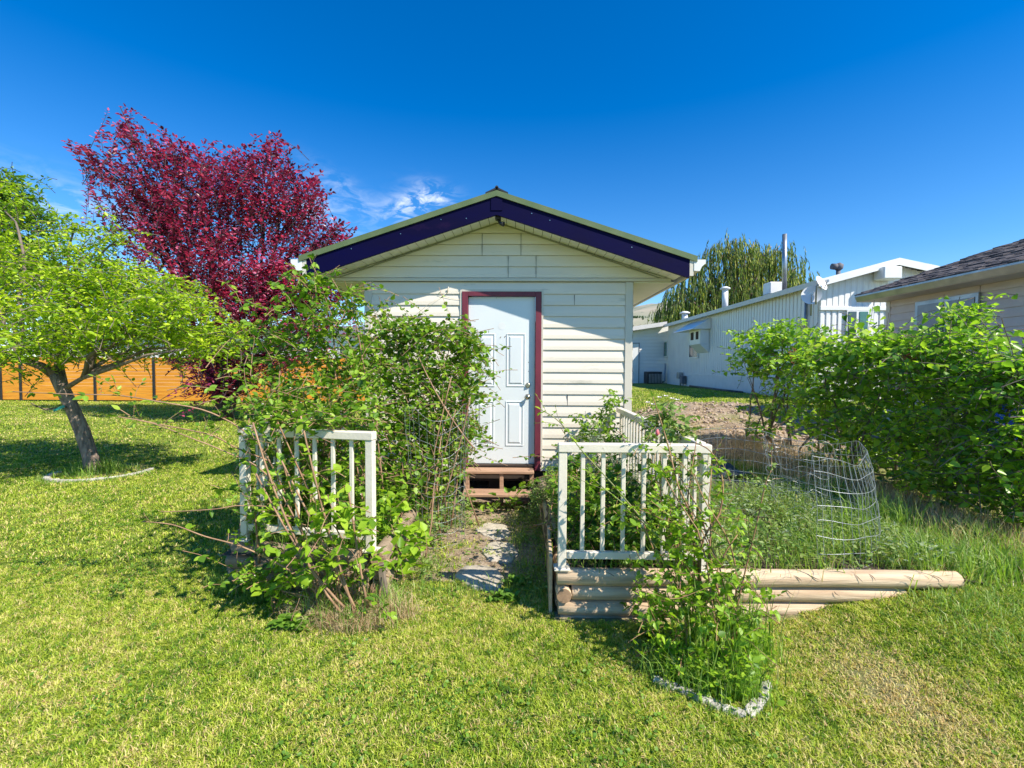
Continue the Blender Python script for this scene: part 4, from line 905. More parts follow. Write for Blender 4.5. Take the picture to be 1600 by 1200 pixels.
# weeping tree behind the trailer
t = Vector((W(1150, 600, 46).x, 46, .6)); pl = Plant('weeping_tree', 'tall weeping tree with hanging yellow green strands behind the white mobile home', 'tree', t, 14)
tr_ = MB(); Y = 46; rd = pl.rd
heads = [(1080, 425), (1062, 445), (1095, 405), (1120, 380), (1135, 372), (1150, 372), (1165, 400), (1178, 378), (1195, 395), (1205, 385), (1218, 384), (1232, 420), (1245, 418), (1255, 440), (1110, 430), (1140, 420), (1185, 430), (1070, 465), (1210, 430), (1160, 440), (1100, 455), (1128, 450), (1225, 450), (1047, 470), (1085, 470)]
for px, py in heads:
    e = W(px, py, Y+rd.uniform(-2, 2)); tr_.tube(bez(t+Vector((0, 0, 4)), Vector(((t.x+e.x)/2, (t.y+e.y)/2, e.z*.85)), e, 7), [.28, .24, .2, .16, .12, .08, .04], 5)
    for k in range(62):
        dx = rd.gauss(0, .95); dy = rd.gauss(0, .9)
        a = e+Vector((dx, dy, -.55*abs(dx)**1.4+rd.gauss(-.25, .35))); Ln = rd.uniform(.8, 4.6) if py > 390 else rd.uniform(.6, 3.4)
        o = Vector((dx*.3, 0, .12)); pts = [a, a+o*.5+Vector((0, 0, -Ln*.08)), a+o+Vector((0, 0, -Ln*.35)), a+o*1.15+Vector((0, 0, -Ln*.7)), a+o*1.1+Vector((rd.gauss(0, .08), 0, -Ln))]
        pl.st.tube(pts, .012, 3, cap=False); br = rd.gauss(0.02, .24)
        pl.leaves_on(pts, .13, .34, 0, 1, .15, spread=.30, droop=1.3, bright=br)
tr_.tube([t, t+Vector((0, 0, 5))], [.45, .3], 10); tr_.build('trunk', M['bark'], pl.root)
pl.finish(M['greystem'], M['l_willow'], w=.26, stems='hanging_twigs')
for i, (px, pb, pt, Y, wd, lb) in enumerate(((1047, 500, 482, 60, 8, 'small dark conifer left of the weeping tree'), (1058, 497, 478, 60, 9, 'taller of the two small dark conifers beside the weeping tree'))):
    t = W(px, pb+14, Y); pl = Plant('conifer', lb, 'tree', t, 60+i); pl.stem([t, W(px, pt, Y)], .2, .05)
    for k in range(70):
        q = k/70; c = t.lerp(W(px, pt, Y), .15+.85*q); r = (1-q)*wd*Y/F+.15; an = pl.rd.random()*6.28; e = c+Vector((math.cos(an)*r, math.sin(an)*r, -.2)); pl.leaves_on([c, (c+e)/2, e], .18, .38, .1)
    pl.finish(M['darkbark'], M['l_dark'], stems='trunk')
hp_ = []; pl = Plant('hillside_trees', None, None, (150, 1500, 90), 15); pl.root['kind'] = 'stuff'
for k in range(90):
    px = pl.rd.uniform(975, 1110); py = pl.rd.uniform(497, 528); Y = 1490-pl.rd.random()*8; c = W(px, py, Y); s_ = pl.rd.uniform(1.2, 4)
    if pl.rd.random() < .3: c = W(pl.rd.gauss(992, 8), 496, Y)
    for q in range(14): pl._l(c+Vector((pl.rd.gauss(0, s_*.5), pl.rd.gauss(0, 1), pl.rd.uniform(-s_, s_)*.8)), Vector((pl.rd.gauss(0, 1), pl.rd.gauss(0, 1), 1)), Vector((0, -1, .4)), s_, -.3)
pl.st.tube([(150, 1495, 60), (150, 1495, 61)], .1, 3); pl.finish(M['darkbark'], M['l_dark'], w=.9)

# ================================================================ lilac hedge
lil = (  # base px, py(ground), Y; label; lobes
    ('lilac_shrub', 'leftmost lilac shrub of the hedge, bare slanting stems showing at its left foot', (3.95, 7.7), [(1185, 525, 7.6, 38, 21.6, 0.5, 40), (1175, 565, 7.6, 34, 24.48, 0.5, 40), (1215, 560, 7.5, 45, 32.4, 0.6, 60), (1240, 525, 7.4, 40, 20.16, 0.5, 40), (1230, 590, 7.4, 45, 40, 0.6, 50), (1205, 635, 7.5, 40, 30, 0.5, 32), (1260, 560, 7.3, 50, 50, 0.6, 55), (1222, 510, 7.4, 20, 10.08, 0.3, 10), (1265, 640, 7.2, 45, 40, 0.5, 45), (1190, 672, 7.3, 26, 16, 0.3, 12)]),
    ('lilac_shrub', 'second lilac shrub from the left, in front of the white mobile home corner', (4.05, 6.4), [(1300, 550, 6.4, 55, 23.04, 0.6, 62), (1290, 590, 6.2, 55, 50, 0.6, 75), (1340, 545, 6.2, 45, 18, 0.5, 40), (1335, 580, 6, 50, 45, 0.6, 65), (1300, 650, 6.1, 50, 40, 0.6, 55), (1345, 650, 5.9, 45, 45, 0.5, 50), (1310, 700, 6, 45, 20, 0.4, 24)]),
    ('lilac_shrub', 'middle lilac shrub of the hedge, level topped below the house window', (4.15, 5.5), [(1385, 545, 5.5, 50, 23.04, 0.6, 62), (1420, 535, 5.3, 48, 25.2, 0.6, 60), (1390, 590, 5.3, 55, 50, 0.6, 80), (1430, 590, 5.1, 50, 50, 0.6, 72), (1395, 670, 5.2, 55, 45, 0.5, 65), (1440, 680, 5, 50, 45, 0.5, 60), (1400, 730, 5.1, 50, 22, 0.4, 30), (1440, 752, 4.7, 44, 18, .3, 24)]),
    ('lilac_shrub', 'tallest lilac shrub with a rounded top rising over the house wall', (4.25, 4.7), [(1505, 492, 4.7, 26, 20, 0.3, 40), (1490, 540, 4.6, 50, 28.8, 0.5, 75), (1470, 570, 4.5, 55, 50, 0.5, 80), (1520, 590, 4.4, 60, 55, 0.5, 85), (1480, 660, 4.4, 60, 50, 0.5, 80), (1530, 700, 4.2, 55, 45, 0.5, 60), (1470, 740, 4.4, 50, 28, 0.4, 40), (1510, 775, 4.1, 50, 18, .3, 26)]),
    ('lilac_shrub', 'nearest lilac shrub running out of the picture on the right edge', (4.4, 3.9), [(1570, 572, 4, 50, 24, 0.5, 60), (1625, 580, 3.9, 50, 30, 0.5, 50), (1580, 600, 3.9, 60, 50, 0.5, 80), (1620, 660, 3.8, 60, 60, 0.5, 70), (1575, 690, 3.8, 60, 50, 0.45, 75), (1560, 750, 3.8, 50, 32, 0.4, 40), (1620, 750, 3.7, 50, 40, 0.4, 40), (1590, 795, 3.7, 40, 16, .3, 20), (1700, 590, 3.7, 60, 60, .45, 50), (1710, 690, 3.6, 60, 60, .45, 50), (1690, 770, 3.6, 50, 40, .4, 30)]))
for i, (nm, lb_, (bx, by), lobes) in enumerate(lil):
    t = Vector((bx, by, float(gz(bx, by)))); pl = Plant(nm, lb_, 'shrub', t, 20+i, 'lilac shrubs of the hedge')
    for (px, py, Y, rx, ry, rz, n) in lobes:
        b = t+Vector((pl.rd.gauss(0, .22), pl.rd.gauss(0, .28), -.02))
        lob(pl, b, px, py, Y, rx, ry, rz, int(n*.88), (.078 if i < 3 else .062), step=.044, r0=.016, r1=.006, outward=.4, slen=(.22, .5), up=.75, sprad=.0028, droop=.15, bright=(.16 if py < 560 else .03))  # sunlight on the hedge top is put into lighter leaf colours of upper lobes
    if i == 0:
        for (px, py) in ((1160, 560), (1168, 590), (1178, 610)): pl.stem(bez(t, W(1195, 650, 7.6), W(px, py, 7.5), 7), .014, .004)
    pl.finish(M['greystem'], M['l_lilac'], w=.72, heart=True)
    if i in (0, 2):
        sp = MB()
        for k in range(60):
            c = W(*((1240+pl.rd.gauss(0, 4), 557+pl.rd.gauss(0, 7), 6.95) if i == 0 else (1422+pl.rd.gauss(0, 6), 555+pl.rd.gauss(0, 4), 4.75))); sp.obox(c, (.014, .012, .012), X=(pl.rd.gauss(0, 1), pl.rd.gauss(0, 1), pl.rd.gauss(0, 1)))
        sp.build('spent_blossom', M['redorange'], pl.root)
# pale goat-weed like plant in front of the hedge
t = Vector((3.35, 4.0, float(gz(3.35, 4.0)))); t = G(1480, 800); pl = Plant('tall_weed', 'pale yellow green tall weed with narrow leaves in front of the lilac hedge', 'weed', t, 31)
for (px, py) in ((1478, 590), (1500, 600), (1470, 650), (1510, 660), (1460, 720), (1530, 640), (1490, 690), (1440, 740)):
    pts = pl.wander(t+Vector((pl.rd.gauss(0, .08), 0, 0)), W(px, py, t.y-.1), 7, .05); pl.stem(pts, .005, .002, 4); pl.leaves_on(pts, .022, .085, .25, 1, .6, bright=.25)
pl.finish(M['greenstem'], M['l_weed'], w=.3)

# ================================================================ brambles on the left
def bloom(m, c, r, rd):
    c = Vector(c)
    for k in range(9):
        an = k*2.4; d = Vector((math.cos(an), math.sin(an)*.8-.3, .35+.05*k)).normalized(); s_ = d.cross(Vector((0, 0, 1))).normalized(); rr_ = r*(1-.05*k); m.add([c, c+d*rr_*.6+s_*rr_*.45, c+d*rr_, c+d*rr_*.6-s_*rr_*.45], [(0, 1, 2, 3)])
def blossoms(pl, n):                             # small pale blossoms and tan buds at leaf tips
    a = MB(); b = MB(); k = sorted(pl.rd.sample(range(len(pl.P)), n))
    for i, q in enumerate(k):
        c = Vector(pl.P[q])+Vector(pl.D[q]).normalized()*pl.S[q]*.5+Vector((0, -.01, .02))
        bloom(a, c, .012 if i % 2 else .007, pl.rd)
    a.build('blossoms', M['petal'], pl.root)
CB = dict(comp=3, step=.075, up=.75, outward=.35, slen=(.2, .5), sprad=.0022, r0=.0075, r1=.004)
def bb(x, y): return Vector((x, y, .27))
t = bb(-1.45, 3.9); pl = Plant('bramble_bush', 'sprawling bramble bush on the left bed with one tall leafy cane beside the eave', 'shrub', t, 41)
for (px, py, Y, rx, ry, rz, n) in ((497, 440, 3.75, 20, 26, .2, 16), (492, 500, 3.75, 28, 36, .25, 26), (540, 478, 3.9, 26, 28, .22, 18), (440, 540, 3.75, 36, 40, .3, 24), (415, 520, 3.7, 22, 22, .2, 10), (510, 560, 3.9, 45, 40, .35, 38), (470, 610, 3.6, 60, 32, .35, 40),
                                   (560, 600, 3.9, 50, 45, .4, 48), (400, 625, 3.4, 40, 26, .25, 20), (450, 645, 3.3, 60, 22, .25, 32), (540, 640, 3.5, 55, 26, .3, 38), (500, 690, 3.8, 70, 40, .3, 40), (480, 760, 3.6, 75, 50, .3, 55), (430, 655, 3.2, 45, 12, .12, 14), (500, 650, 3.15, 60, 12, .12, 18), (470, 740, 3.2, 40, 30, .10, 8), (560, 745, 3.7, 40, 60, .3, 36), (420, 690, 3.7, 40, 30, .3, 18), (385, 900, 3.1, 26, 16, .08, 10), (430, 900, 3.05, 34, 18, .08, 14), (550, 900, 3.0, 20, 20, .06, 8), (400, 800, 3.2, 26, 40, .1, 10)):
    lob(pl, bb(-1.45+pl.rd.gauss(0, .25), 3.85+pl.rd.gauss(0, .25)), px, py, Y, rx, ry, rz, int(n*(.9 if 580 < py < 660 else 1.2)), .052, bright=.08, **{**CB, 'step': .065})
blossoms(pl, 110)
pl.finish(M['cane'], M['l_bramble'], w=.68, stems='canes')
t = bb(-.72, 4.6); pl = Plant('bramble_bush', 'dense bramble bush climbing up beside the white shed door', 'shrub', t, 42)
for (px, py, Y, rx, ry, rz, n) in ((650, 520, 4.7, 45, 26, .35, 40), (600, 530, 4.6, 36, 26, .3, 30), (705, 525, 4.7, 45, 26, .3, 34), (735, 555, 4.8, 28, 28, .25, 28), (640, 580, 4.6, 60, 40, .4, 62), (710, 600, 4.7, 40, 45, .35, 56), (660, 650, 4.5, 55, 45, .4, 62),
                                   (715, 670, 4.7, 26, 45, .3, 44), (610, 660, 4.3, 45, 50, .35, 46), (690, 720, 4.6, 45, 40, .35, 40), (640, 720, 4.3, 50, 50, .35, 44), (640, 785, 4.2, 34, 30, .25, 22), (680, 765, 4.5, 28, 22, .25, 14), (610, 790, 4.0, 40, 40, .25, 24), (585, 570, 4.4, 30, 40, .3, 30)):
    b = Vector((-.75+pl.rd.gauss(0, .18), 4.5+pl.rd.gauss(0, .35), .05))
    lob(pl, b, px, py, Y, rx, ry, rz, int(n*1.45), .055, bright=.05, **{**CB, 'comp': 1, 'step': .032})
for pts_ in (((660, 800), (680, 690), (705, 590)), ((690, 790), (720, 700), (735, 620)), ((608, 850), (612, 760), (630, 690)), ((655, 880), (690, 720), (712, 640)), ((740, 700), (690, 640), (655, 560))):
    a, b, c = [W(p[0], p[1], 4.2) for p in pts_]; pl.stem(bez(a, b, c, 7), .008, .005)
blossoms(pl, 90)
pl.finish(M['cane'], M['l_bramble'], w=.74, stems='canes')
# bright low raspberry in front of the left railing
t = G(530, 955); pl = Plant('raspberry_plant', 'bright yellow green raspberry clump in front of the left railing', 'shrub', t, 43)
for (px, py, Y, rx, ry, rz, n) in ((500, 795, 2.85, 36, 20, .12, 8), (460, 850, 2.85, 30, 26, .12, 6), (545, 800, 2.85, 30, 24, .12, 7), (510, 850, 2.8, 40, 30, .14, 8), (440, 800, 2.9, 20, 16, .12, 3), (470, 905, 2.85, 34, 22, .12, 7), (520, 900, 2.8, 30, 20, .1, 6), (480, 750, 2.95, 26, 20, .12, 5), (440, 925, 2.9, 30, 16, .1, 5), (575, 830, 2.9, 22, 26, .1, 5), (600, 880, 2.9, 22, 24, .1, 5)):
    lob(pl, t+Vector((pl.rd.gauss(0, .07), pl.rd.gauss(0, .05), 0)), px, py, Y, rx, ry, rz, n, .068, comp=3, step=.12, up=.8, outward=.3, slen=(.12, .25), sprad=.0022, r0=.006, r1=.0035, bright=.15)
for pts_ in (((560, 960), (520, 880), (440, 720)), ((545, 955), (480, 900), (400, 740)), ((555, 960), (500, 800), (470, 650)), ((535, 960), (450, 860), (395, 660)), ((575, 950), (560, 880), (545, 770))):
    a, b, c = [W(p[0], p[1], 2.85) for p in pts_]; p_ = bez(a, b, c, 8); pl.stem(p_, .0085, .005); pl.leaves_on(p_, .16, .06, .5, 3, .8)
for px in (548, 556, 562, 570, 578, 582, 590): pl.stem([G(px, 955+pl.rd.uniform(-8, 8)), W(px+pl.rd.uniform(-6, 6), pl.rd.uniform(890, 925), 2.95)], .006, .0045, 5)
pl.finish(M['cane'], M['l_fresh'], w=.70, stems='canes')
t = G(625, 895); pl = Plant('raspberry_plant', 'bright green raspberry sprout right of the left railing post', 'shrub', t, 44)
for (px, py, Y, rx, ry, rz, n) in ((630, 850, 3.4, 30, 16, .15, 10), (610, 800, 3.5, 22, 20, .15, 8), (645, 835, 3.5, 20, 18, .12, 6), (630, 885, 3.4, 18, 12, .1, 4)):
    lob(pl, t, px, py, Y, rx, ry, rz, n, .085, comp=3, step=.10, up=.8, outward=.3, slen=(.12, .25), sprad=.002, r0=.005, r1=.003, bright=.1)
pl.finish(M['cane'], M['l_fresh'], w=.70, stems='canes')
# long arching canes reaching out over the lawn
def canes(name, label, base, specs, Y0, seed, mat=None, lm=None, leafsz=.055, step=.11, comp=3, r=(.006, .0028), cat='shrub', bright=0):
    pl = Plant(name, label, cat, base, seed)
    for pp, Ys, *o in specs:
        P3 = [W(a, b, y) for (a, b), y in zip(pp, Ys)]
        out = []
        for i in range(len(P3)-1):                  # smooth through the points
            p0 = P3[max(i-1, 0)]; p1 = P3[i]; p2 = P3[i+1]; p3 = P3[min(i+2, len(P3)-1)]
            for q in range(5):
                u = q/5; out.append(.5*((2*p1)+(p2-p0)*u+(2*p0-5*p1+4*p2-p3)*u*u+(3*p1-p0-3*p2+p3)*u**3))
        out.append(P3[-1]); pl.stem(out, r[0]*(o[1] if len(o) > 1 else 1), r[1], 6); pl.leaves_on(out, step, leafsz, o[0] if o else .3, comp, .8, bright=bright)
        for q in range(int(len(out)*.25)):             # short thorny side shoots with small leaves
            k = pl.rd.randrange(3, len(out)-1); s_ = pl.wander(out[k], out[k]+Vector((pl.rd.gauss(0, .07), pl.rd.gauss(0, .05), pl.rd.uniform(.02, .13))), 4, .1); pl.st.tube(s_, .0016, 3, cap=False); pl.leaves_on(s_, .05, leafsz*.6, .3, comp, .8, bright=bright)
    pl.finish(mat or M['cane'], lm or M['l_bramble'], w=.62, stems='canes'); return pl
canes('arching_cane', 'long tan arching cane reaching left over the lawn above the railing', bb(-1.6, 3.5),
      [(((470, 840), (445, 770), (400, 690), (330, 645), (250, 628), (185, 618), (110, 616), (20, 612)), (3.3, 3.2, 3.1, 3.0, 2.95, 2.95, 2.9, 2.9), .35), (((420, 720), (370, 700), (330, 680), (260, 665), (215, 655), (188, 640)), (3.2, 3.1, 3.0, 3.0, 2.95, 2.9), .4),
       (((500, 930), (470, 830), (415, 740), (350, 705), (300, 685), (240, 662), (184, 651)), (3.0, 2.95, 2.9, 2.85, 2.8, 2.8, 2.75), .5)], 3, 45, step=.20)
canes('arching_cane', 'thin low cane stretching out over the grass left of the railing', G(505, 935),
      [(((505, 935), (450, 890), (380, 855), (320, 838), (270, 820), (222, 815)), (2.95, 2.9, 2.85, 2.85, 2.8, 2.8), .45), (((470, 860), (440, 800), (380, 790), (340, 795), (300, 798), (250, 800)), (3.1, 3.0, 2.95, 2.9, 2.9, 2.9), .7, .6)], 3, 46, lm=M['l_fresh'], step=.28, leafsz=.05)
canes('arching_cane', 'tall reddish cane crossing in front of the left railing', G(500, 950),
      [(((560, 950), (520, 850), (470, 740), (430, 650), (410, 600)), (2.95, 3.0, 3.05, 3.1, 3.2), .3, 1.3), (((495, 945), (470, 820), (440, 720), (425, 690)), (3.0, 3.0, 3.0, 3.0), .5, 1.2), (((405, 880), (400, 820), (398, 790)), (3.15, 3.15, 3.15), .8, 1.5)], 3, 47, mat=M['redcane'], step=.18)

# boxy little shrub right of the steps
t = G(848, 822); pl = Plant('small_bush', 'dense small leaved green bush at the corner of the steps and right bed', 'shrub', t, 48)
for (px, py, Y, rx, ry, rz, n) in ((848, 790, 4.55, 26, 26, .22, 60), (865, 765, 4.6, 24, 26, .22, 50), (838, 768, 4.7, 16, 16, .18, 26), (880, 790, 4.4, 20, 28, .2, 40), (860, 740, 4.8, 18, 14, .18, 20)):
    lob(pl, t+Vector((0, .1, 0)), px, py, Y, rx, ry, rz, n, .026, step=.016, r0=.006, r1=.003, outward=.5, slen=(.08, .18), up=.6, sprad=.0015, bright=.05)
pl.finish(M['greystem'], M['l_weed'], w=.62)
# plants inside the right bed behind the railing
t = Vector((.6, 3.6, .28)); pl = Plant('bramble_bush', 'dark leafy bramble inside the right bed behind the front railing', 'shrub', t, 49)
for (px, py, Y, rx, ry, rz, n) in ((910, 790, 3.5, 30, 45, .25, 36), (935, 840, 3.3, 34, 30, .2, 34), (960, 770, 3.6, 36, 45, .3, 36), (1010, 800, 3.6, 40, 50, .3, 38), (900, 730, 4.1, 26, 26, .3, 22), (1060, 820, 3.5, 30, 40, .25, 24), (980, 850, 3.25, 40, 20, .15, 24)):
    lob(pl, bb(.7+pl.rd.gauss(0, .25), 3.6+pl.rd.gauss(0, .2)), px, py, Y, rx, ry, rz, n, .055, **{**CB, 'step': .07, 'bright': -.12})
pl.finish(M['redcane'], M['l_bramble'], w=.7, stems='canes')
t = Vector((.75, 4.5, .28)); pl = Plant('grey_herb', 'grey green feathery herb in the middle of the right bed', 'herb', t, 50)
for (px, py, Y, rx, ry, rz, n) in ((1000, 740, 4.2, 50, 32, .4, 60), (950, 720, 4.4, 36, 30, .3, 40), (1050, 760, 4.1, 34, 34, .3, 40), (925, 690, 4.9, 26, 20, .25, 22)):
    lob(pl, bb(.8+pl.rd.gauss(0, .25), 4.3+pl.rd.gauss(0, .2)), px, py, Y, rx, ry, rz, n, .04, step=.022, r0=.004, r1=.002, outward=.4, slen=(.15, .35), up=.3, sprad=.0014)
pl.finish(M['greystem'], M['l_grey'], w=.22)
# climber on the shed end of the side railing
t = Vector((1.0, 5.3, .28)); pl = Plant('climbing_plant', 'light green climber against the shed siding at the end of the side railing', 'climber', t, 51)
for (px, py, Y, rx, ry, rz, n) in ((950, 645, 5.3, 18, 26, .15, 16), (935, 675, 5.2, 36, 18, .2, 26), (955, 690, 5.0, 26, 18, .2, 18), (905, 685, 5.2, 22, 14, .15, 10), (960, 620, 5.4, 10, 14, .1, 5), (915, 655, 5.3, 16, 14, .12, 5)):
    lob(pl, t, px, py, Y, rx, ry, rz, n, .05, step=.045, r0=.004, r1=.002, outward=.35, slen=(.12, .3), up=.7, sprad=.0015, comp=3, bright=.1)
pl.finish(M['greenstem'], M['l_bramble'], w=.6)
# rose
t = Vector((1.0, 3.45, .28)); pl = Plant('rose_bush', 'tall rose with white blooms and a red bud above the railing corner', 'rose', t, 52)
for (px, py, Y, rx, ry, rz, n) in ((1035, 650, 3.4, 32, 20, .2, 13), (1065, 660, 3.4, 26, 22, .2, 10), (1015, 670, 3.4, 22, 22, .18, 8), (1050, 690, 3.3, 34, 16, .2, 9), (1065, 720, 3.2, 24, 24, .15, 7)):
    lob(pl, t, px, py, Y, rx, ry, rz, n, .05, step=.06, r0=.005, r1=.003, outward=.4, slen=(.12, .3), up=.7, sprad=.0018, comp=3, bright=.08)
fl = MB(); rd = pl.rd
def bloom(m, c, r, rd):
    c = Vector(c)
    for k in range(9):
        an = k*2.4; d = Vector((math.cos(an), math.sin(an)*.8-.3, .35+.05*k)).normalized(); s_ = d.cross(Vector((0, 0, 1))).normalized(); rr_ = r*(1-.05*k); m.add([c, c+d*rr_*.6+s_*rr_*.45, c+d*rr_, c+d*rr_*.6-s_*rr_*.45], [(0, 1, 2, 3)])
for px, py in ((1030, 622), (1040, 620), (1050, 624), (1058, 626), (1012, 630), (1020, 633), (1065, 668), (1072, 672)): bloom(fl, W(px, py, 3.35), .026, rd)
fl.build('flowers', M['petal'], pl.root)
c = W(1027, 681, 3.2); MB().tube([c, c+Vector((0, 0, .012)), c+Vector((0, 0, .03)), c+Vector((.003, 0, .045))], [.005, .014, .013, .004], 8).build('bud', M['pink'], pl.root)
pl.finish(M['greenstem'], M['l_weed'], w=.62)
# blackberry in the small edged bed in front of the right railing
t = G(1120, 1050); pl = Plant('blackberry_bush', 'leafy blackberry clump growing in front of the log wall above the edging blocks', 'shrub', t, 53)
for (px, py, Y, rx, ry, rz, n) in ((1060, 850, 2.65, 50, 36, .15, 15), (1040, 920, 2.6, 45, 40, .15, 17), (1090, 900, 2.55, 45, 40, .15, 15), (1060, 985, 2.5, 45, 36, .15, 16), (1110, 960, 2.45, 50, 40, .15, 15), (1150, 1000, 2.45, 34, 34, .14, 9), (1100, 1030, 2.4, 55, 28, .15, 12), (1085, 800, 2.7, 40, 34, .14, 8), (1160, 920, 2.5, 26, 30, .12, 5), (1030, 800, 2.8, 30, 26, .12, 7), (1060, 740, 2.85, 36, 30, .12, 4), (1015, 715, 2.85, 26, 26, .12, 3), (1105, 725, 2.8, 24, 30, .12, 3), (985, 800, 2.75, 26, 30, .12, 4), (1150, 840, 2.55, 26, 30, .1, 3)):
    b = t+Vector((pl.rd.gauss(0, .10), pl.rd.gauss(0, .06), 0))
    lob(pl, b, px, py, Y, rx, ry, rz, int(n*1.45), .043, comp=3, step=.046, up=.7, outward=.3, slen=(.12, .3), sprad=.0018, r0=.006, r1=.003, bright=.08)
pl.finish(M['redcane'], M['l_fresh'], w=.62, stems='canes')
canes('blackberry_cane', 'long blackberry cane arching left across the right railing toward the shed', G(1100, 1010),
      [(((1110, 1010), (1090, 900), (1020, 830), (960, 760), (910, 705), (875, 660), (845, 640)), (2.6, 2.65, 2.7, 2.75, 2.8, 2.8, 2.8), .3), (((1085, 1000), (1050, 900), (985, 800), (940, 760), (920, 740)), (2.65, 2.7, 2.8, 2.85, 2.9), .45)], 3, 54, mat=M['greenstem'], lm=M['l_fresh'], step=.07, leafsz=.042, bright=.2)
canes('blackberry_cane', 'looping upright blackberry canes at the corner post of the right railing', G(1090, 1020),
      [(((1090, 1020), (1092, 900), (1085, 820), (1060, 760), (1045, 700), (1030, 650), (1020, 620)), (2.6, 2.65, 2.7, 2.75, 2.85, 2.9, 2.9), .3, 1.3), (((1100, 1010), (1095, 860), (1125, 800), (1128, 745), (1110, 705), (1080, 690)), (2.6, 2.65, 2.7, 2.75, 2.8, 2.85), .4, 1.2), (((1080, 1010), (1085, 860), (1075, 790), (1080, 740), (1088, 690)), (2.6, 2.7, 2.75, 2.8, 2.9), .5), (((1100, 1000), (1075, 900), (1045, 860), (1035, 800), (1030, 730)), (2.6, 2.7, 2.75, 2.8, 2.85), .4)], 3, 55, mat=M['redcane'], lm=M['l_bramble'], step=.10, leafsz=.045, comp=3)
canes('blackberry_cane', 'upright thorny cane with a pale blossom in front of the wire mesh', G(1145, 1050),
      [(((1135, 1060), (1150, 960), (1165, 890), (1182, 820), (1195, 760), (1205, 735)), (2.4, 2.45, 2.5, 2.5, 2.5, 2.5), .25, .9), (((1120, 1060), (1150, 930), (1140, 850), (1100, 780), (1085, 740)), (2.45, 2.5, 2.55, 2.6, 2.65), .3)], 3, 56, mat=M['redcane'], lm=M['l_weed'], step=.045, leafsz=.034, bright=.1)
fl = MB()
for px, py in ((1201, 752), (1196, 757), (1214, 700)): bloom(fl, W(px, py, 2.5), .014, rd)
tag(fl.build('blossom', M['petal'], org=tuple(W(1201, 752, 2.5))), 'small pale blossom at the tip of the upright thorny cane', 'blossom')

# ================================================================ wire mesh
path = [(1.22, 4.75), (1.6, 4.74), (2.0, 4.66), (2.38, 4.50), (2.64, 4.24), (2.74, 3.90), (2.68, 3.58), (2.50, 3.30), (2.24, 3.12), (1.95, 3.10)]
def spline(p, n):
    out = []
    for i in range(len(p)-1):
        p0 = p[max(i-1, 0)]; p1 = p[i]; p2 = p[i+1]; p3 = p[min(i+2, len(p)-1)]
        for q in range(n): u = q/n; out.append(.5*((2*p1)+(p2-p0)*u+(2*p0-5*p1+4*p2-p3)*u*u+(3*p1-p0-3*p2+p3)*u**3))
    return out+[p[-1]]
def meshroll(name, label, path, h, z0, seed, rows=10, rw=.0017, colstep=1, lean=.1, curl=0, wob=.007):
    rd = random.Random(seed); ps = spline([Vector((*q, 0)) for q in path], 5); m = MB(); n = len(ps)
    def P3(i, k):
        p = ps[i]; t = k/(rows-1); tg = (ps[min(i+1, n-1)]-ps[max(i-1, 0)]).normalized(); s_ = Vector((tg.y, -tg.x, 0))
        hh = h*(1-.06*math.sin(i*.35+seed)); wv = wob*(math.sin(i*1.1+k*.8+seed)+math.sin(i*.37+k*1.9))
        return p+s_*(lean*t*t+wv+curl*max(0, t-.7))+Vector((0, 0, z0+hh*t+wob*math.sin(i*.9+k*2.1)))
    for k in range(rows): m.tube([P3(i, k) for i in range(n)], rw*1.1, 4, cap=False)
    for i in range(0, n, colstep): m.tube([P3(i, k) for k in range(rows)], rw, 4, cap=False)
    return tag(m.build(name, M['wire'], org=(*path[0], z0)), label, 'wire mesh')
meshroll('wire_mesh', 'loose galvanised wire mesh curling round the weedy right bed', path, .70, .28, 1, rows=8, colstep=1, rw=.0018)
c = Vector((2.42, 4.12)); coil = [(c.x+.22*math.cos(a)*(1-.03*a), c.y+.24*math.sin(a)*(1-.03*a)) for a in [i*.6 for i in range(10)]]
meshroll('wire_mesh', 'tangled coil of wire mesh standing inside the curve of the loose mesh', coil, .66, .30, 4, rows=6, colstep=3, lean=.10, wob=.018, rw=.0013)
meshroll('wire_mesh', 'cylinder of wire mesh tangled in the bramble left of the door', [(-.75+.24*math.cos(a), 4.2+.24*math.sin(a)) for a in [i*.6 for i in range(11)]], 1.15, .05, 6, rows=11, colstep=2, rw=.0012, lean=.05)

# dark sheet and rubble behind the mesh
rd = random.Random(6); a = G(1150, 735); m = MB(); nxg = 16; nyg = 8; vs = []
for j in range(nyg):
    for i in range(nxg): x = 1.75+i*.07; y = 5.75+j*.09; vs.append((x+rd.gauss(0, .01), y+rd.gauss(0, .01), float(gz(x, y))+.05+.05*float(vnoise(x, y, .18, 5))+rd.gauss(0, .01)))
m.add(vs, [(j*nxg+i, j*nxg+i+1, (j+1)*nxg+i+1, (j+1)*nxg+i) for j in range(nyg-1) for i in range(nxg-1)], True)
tag(m.build('plastic_sheet', M['blackcloth'], org=vs[0]), 'crumpled black plastic sheet on the ground behind the wire mesh', 'plastic sheet')
c = G(340, 632); s_ = W(348, 630, 17)
pts = [(340+22*math.cos(a), 640+9*math.sin(a)) for a in [i*.7 for i in range(9)]]

# green plant tag hanging on the plum
a = W(92, 638, tb.y-.3); MB_ = MB(); MB_.obox(a, (.16, .004, .035), X=(1, .1, .45)); tag(MB_.build('ribbon', pm('teal_ribbon', (.04, .35, .30), (.03, .28, .24)), org=tuple(a)), 'teal ribbon tied to a twig left of the leaning trunk', 'ribbon')

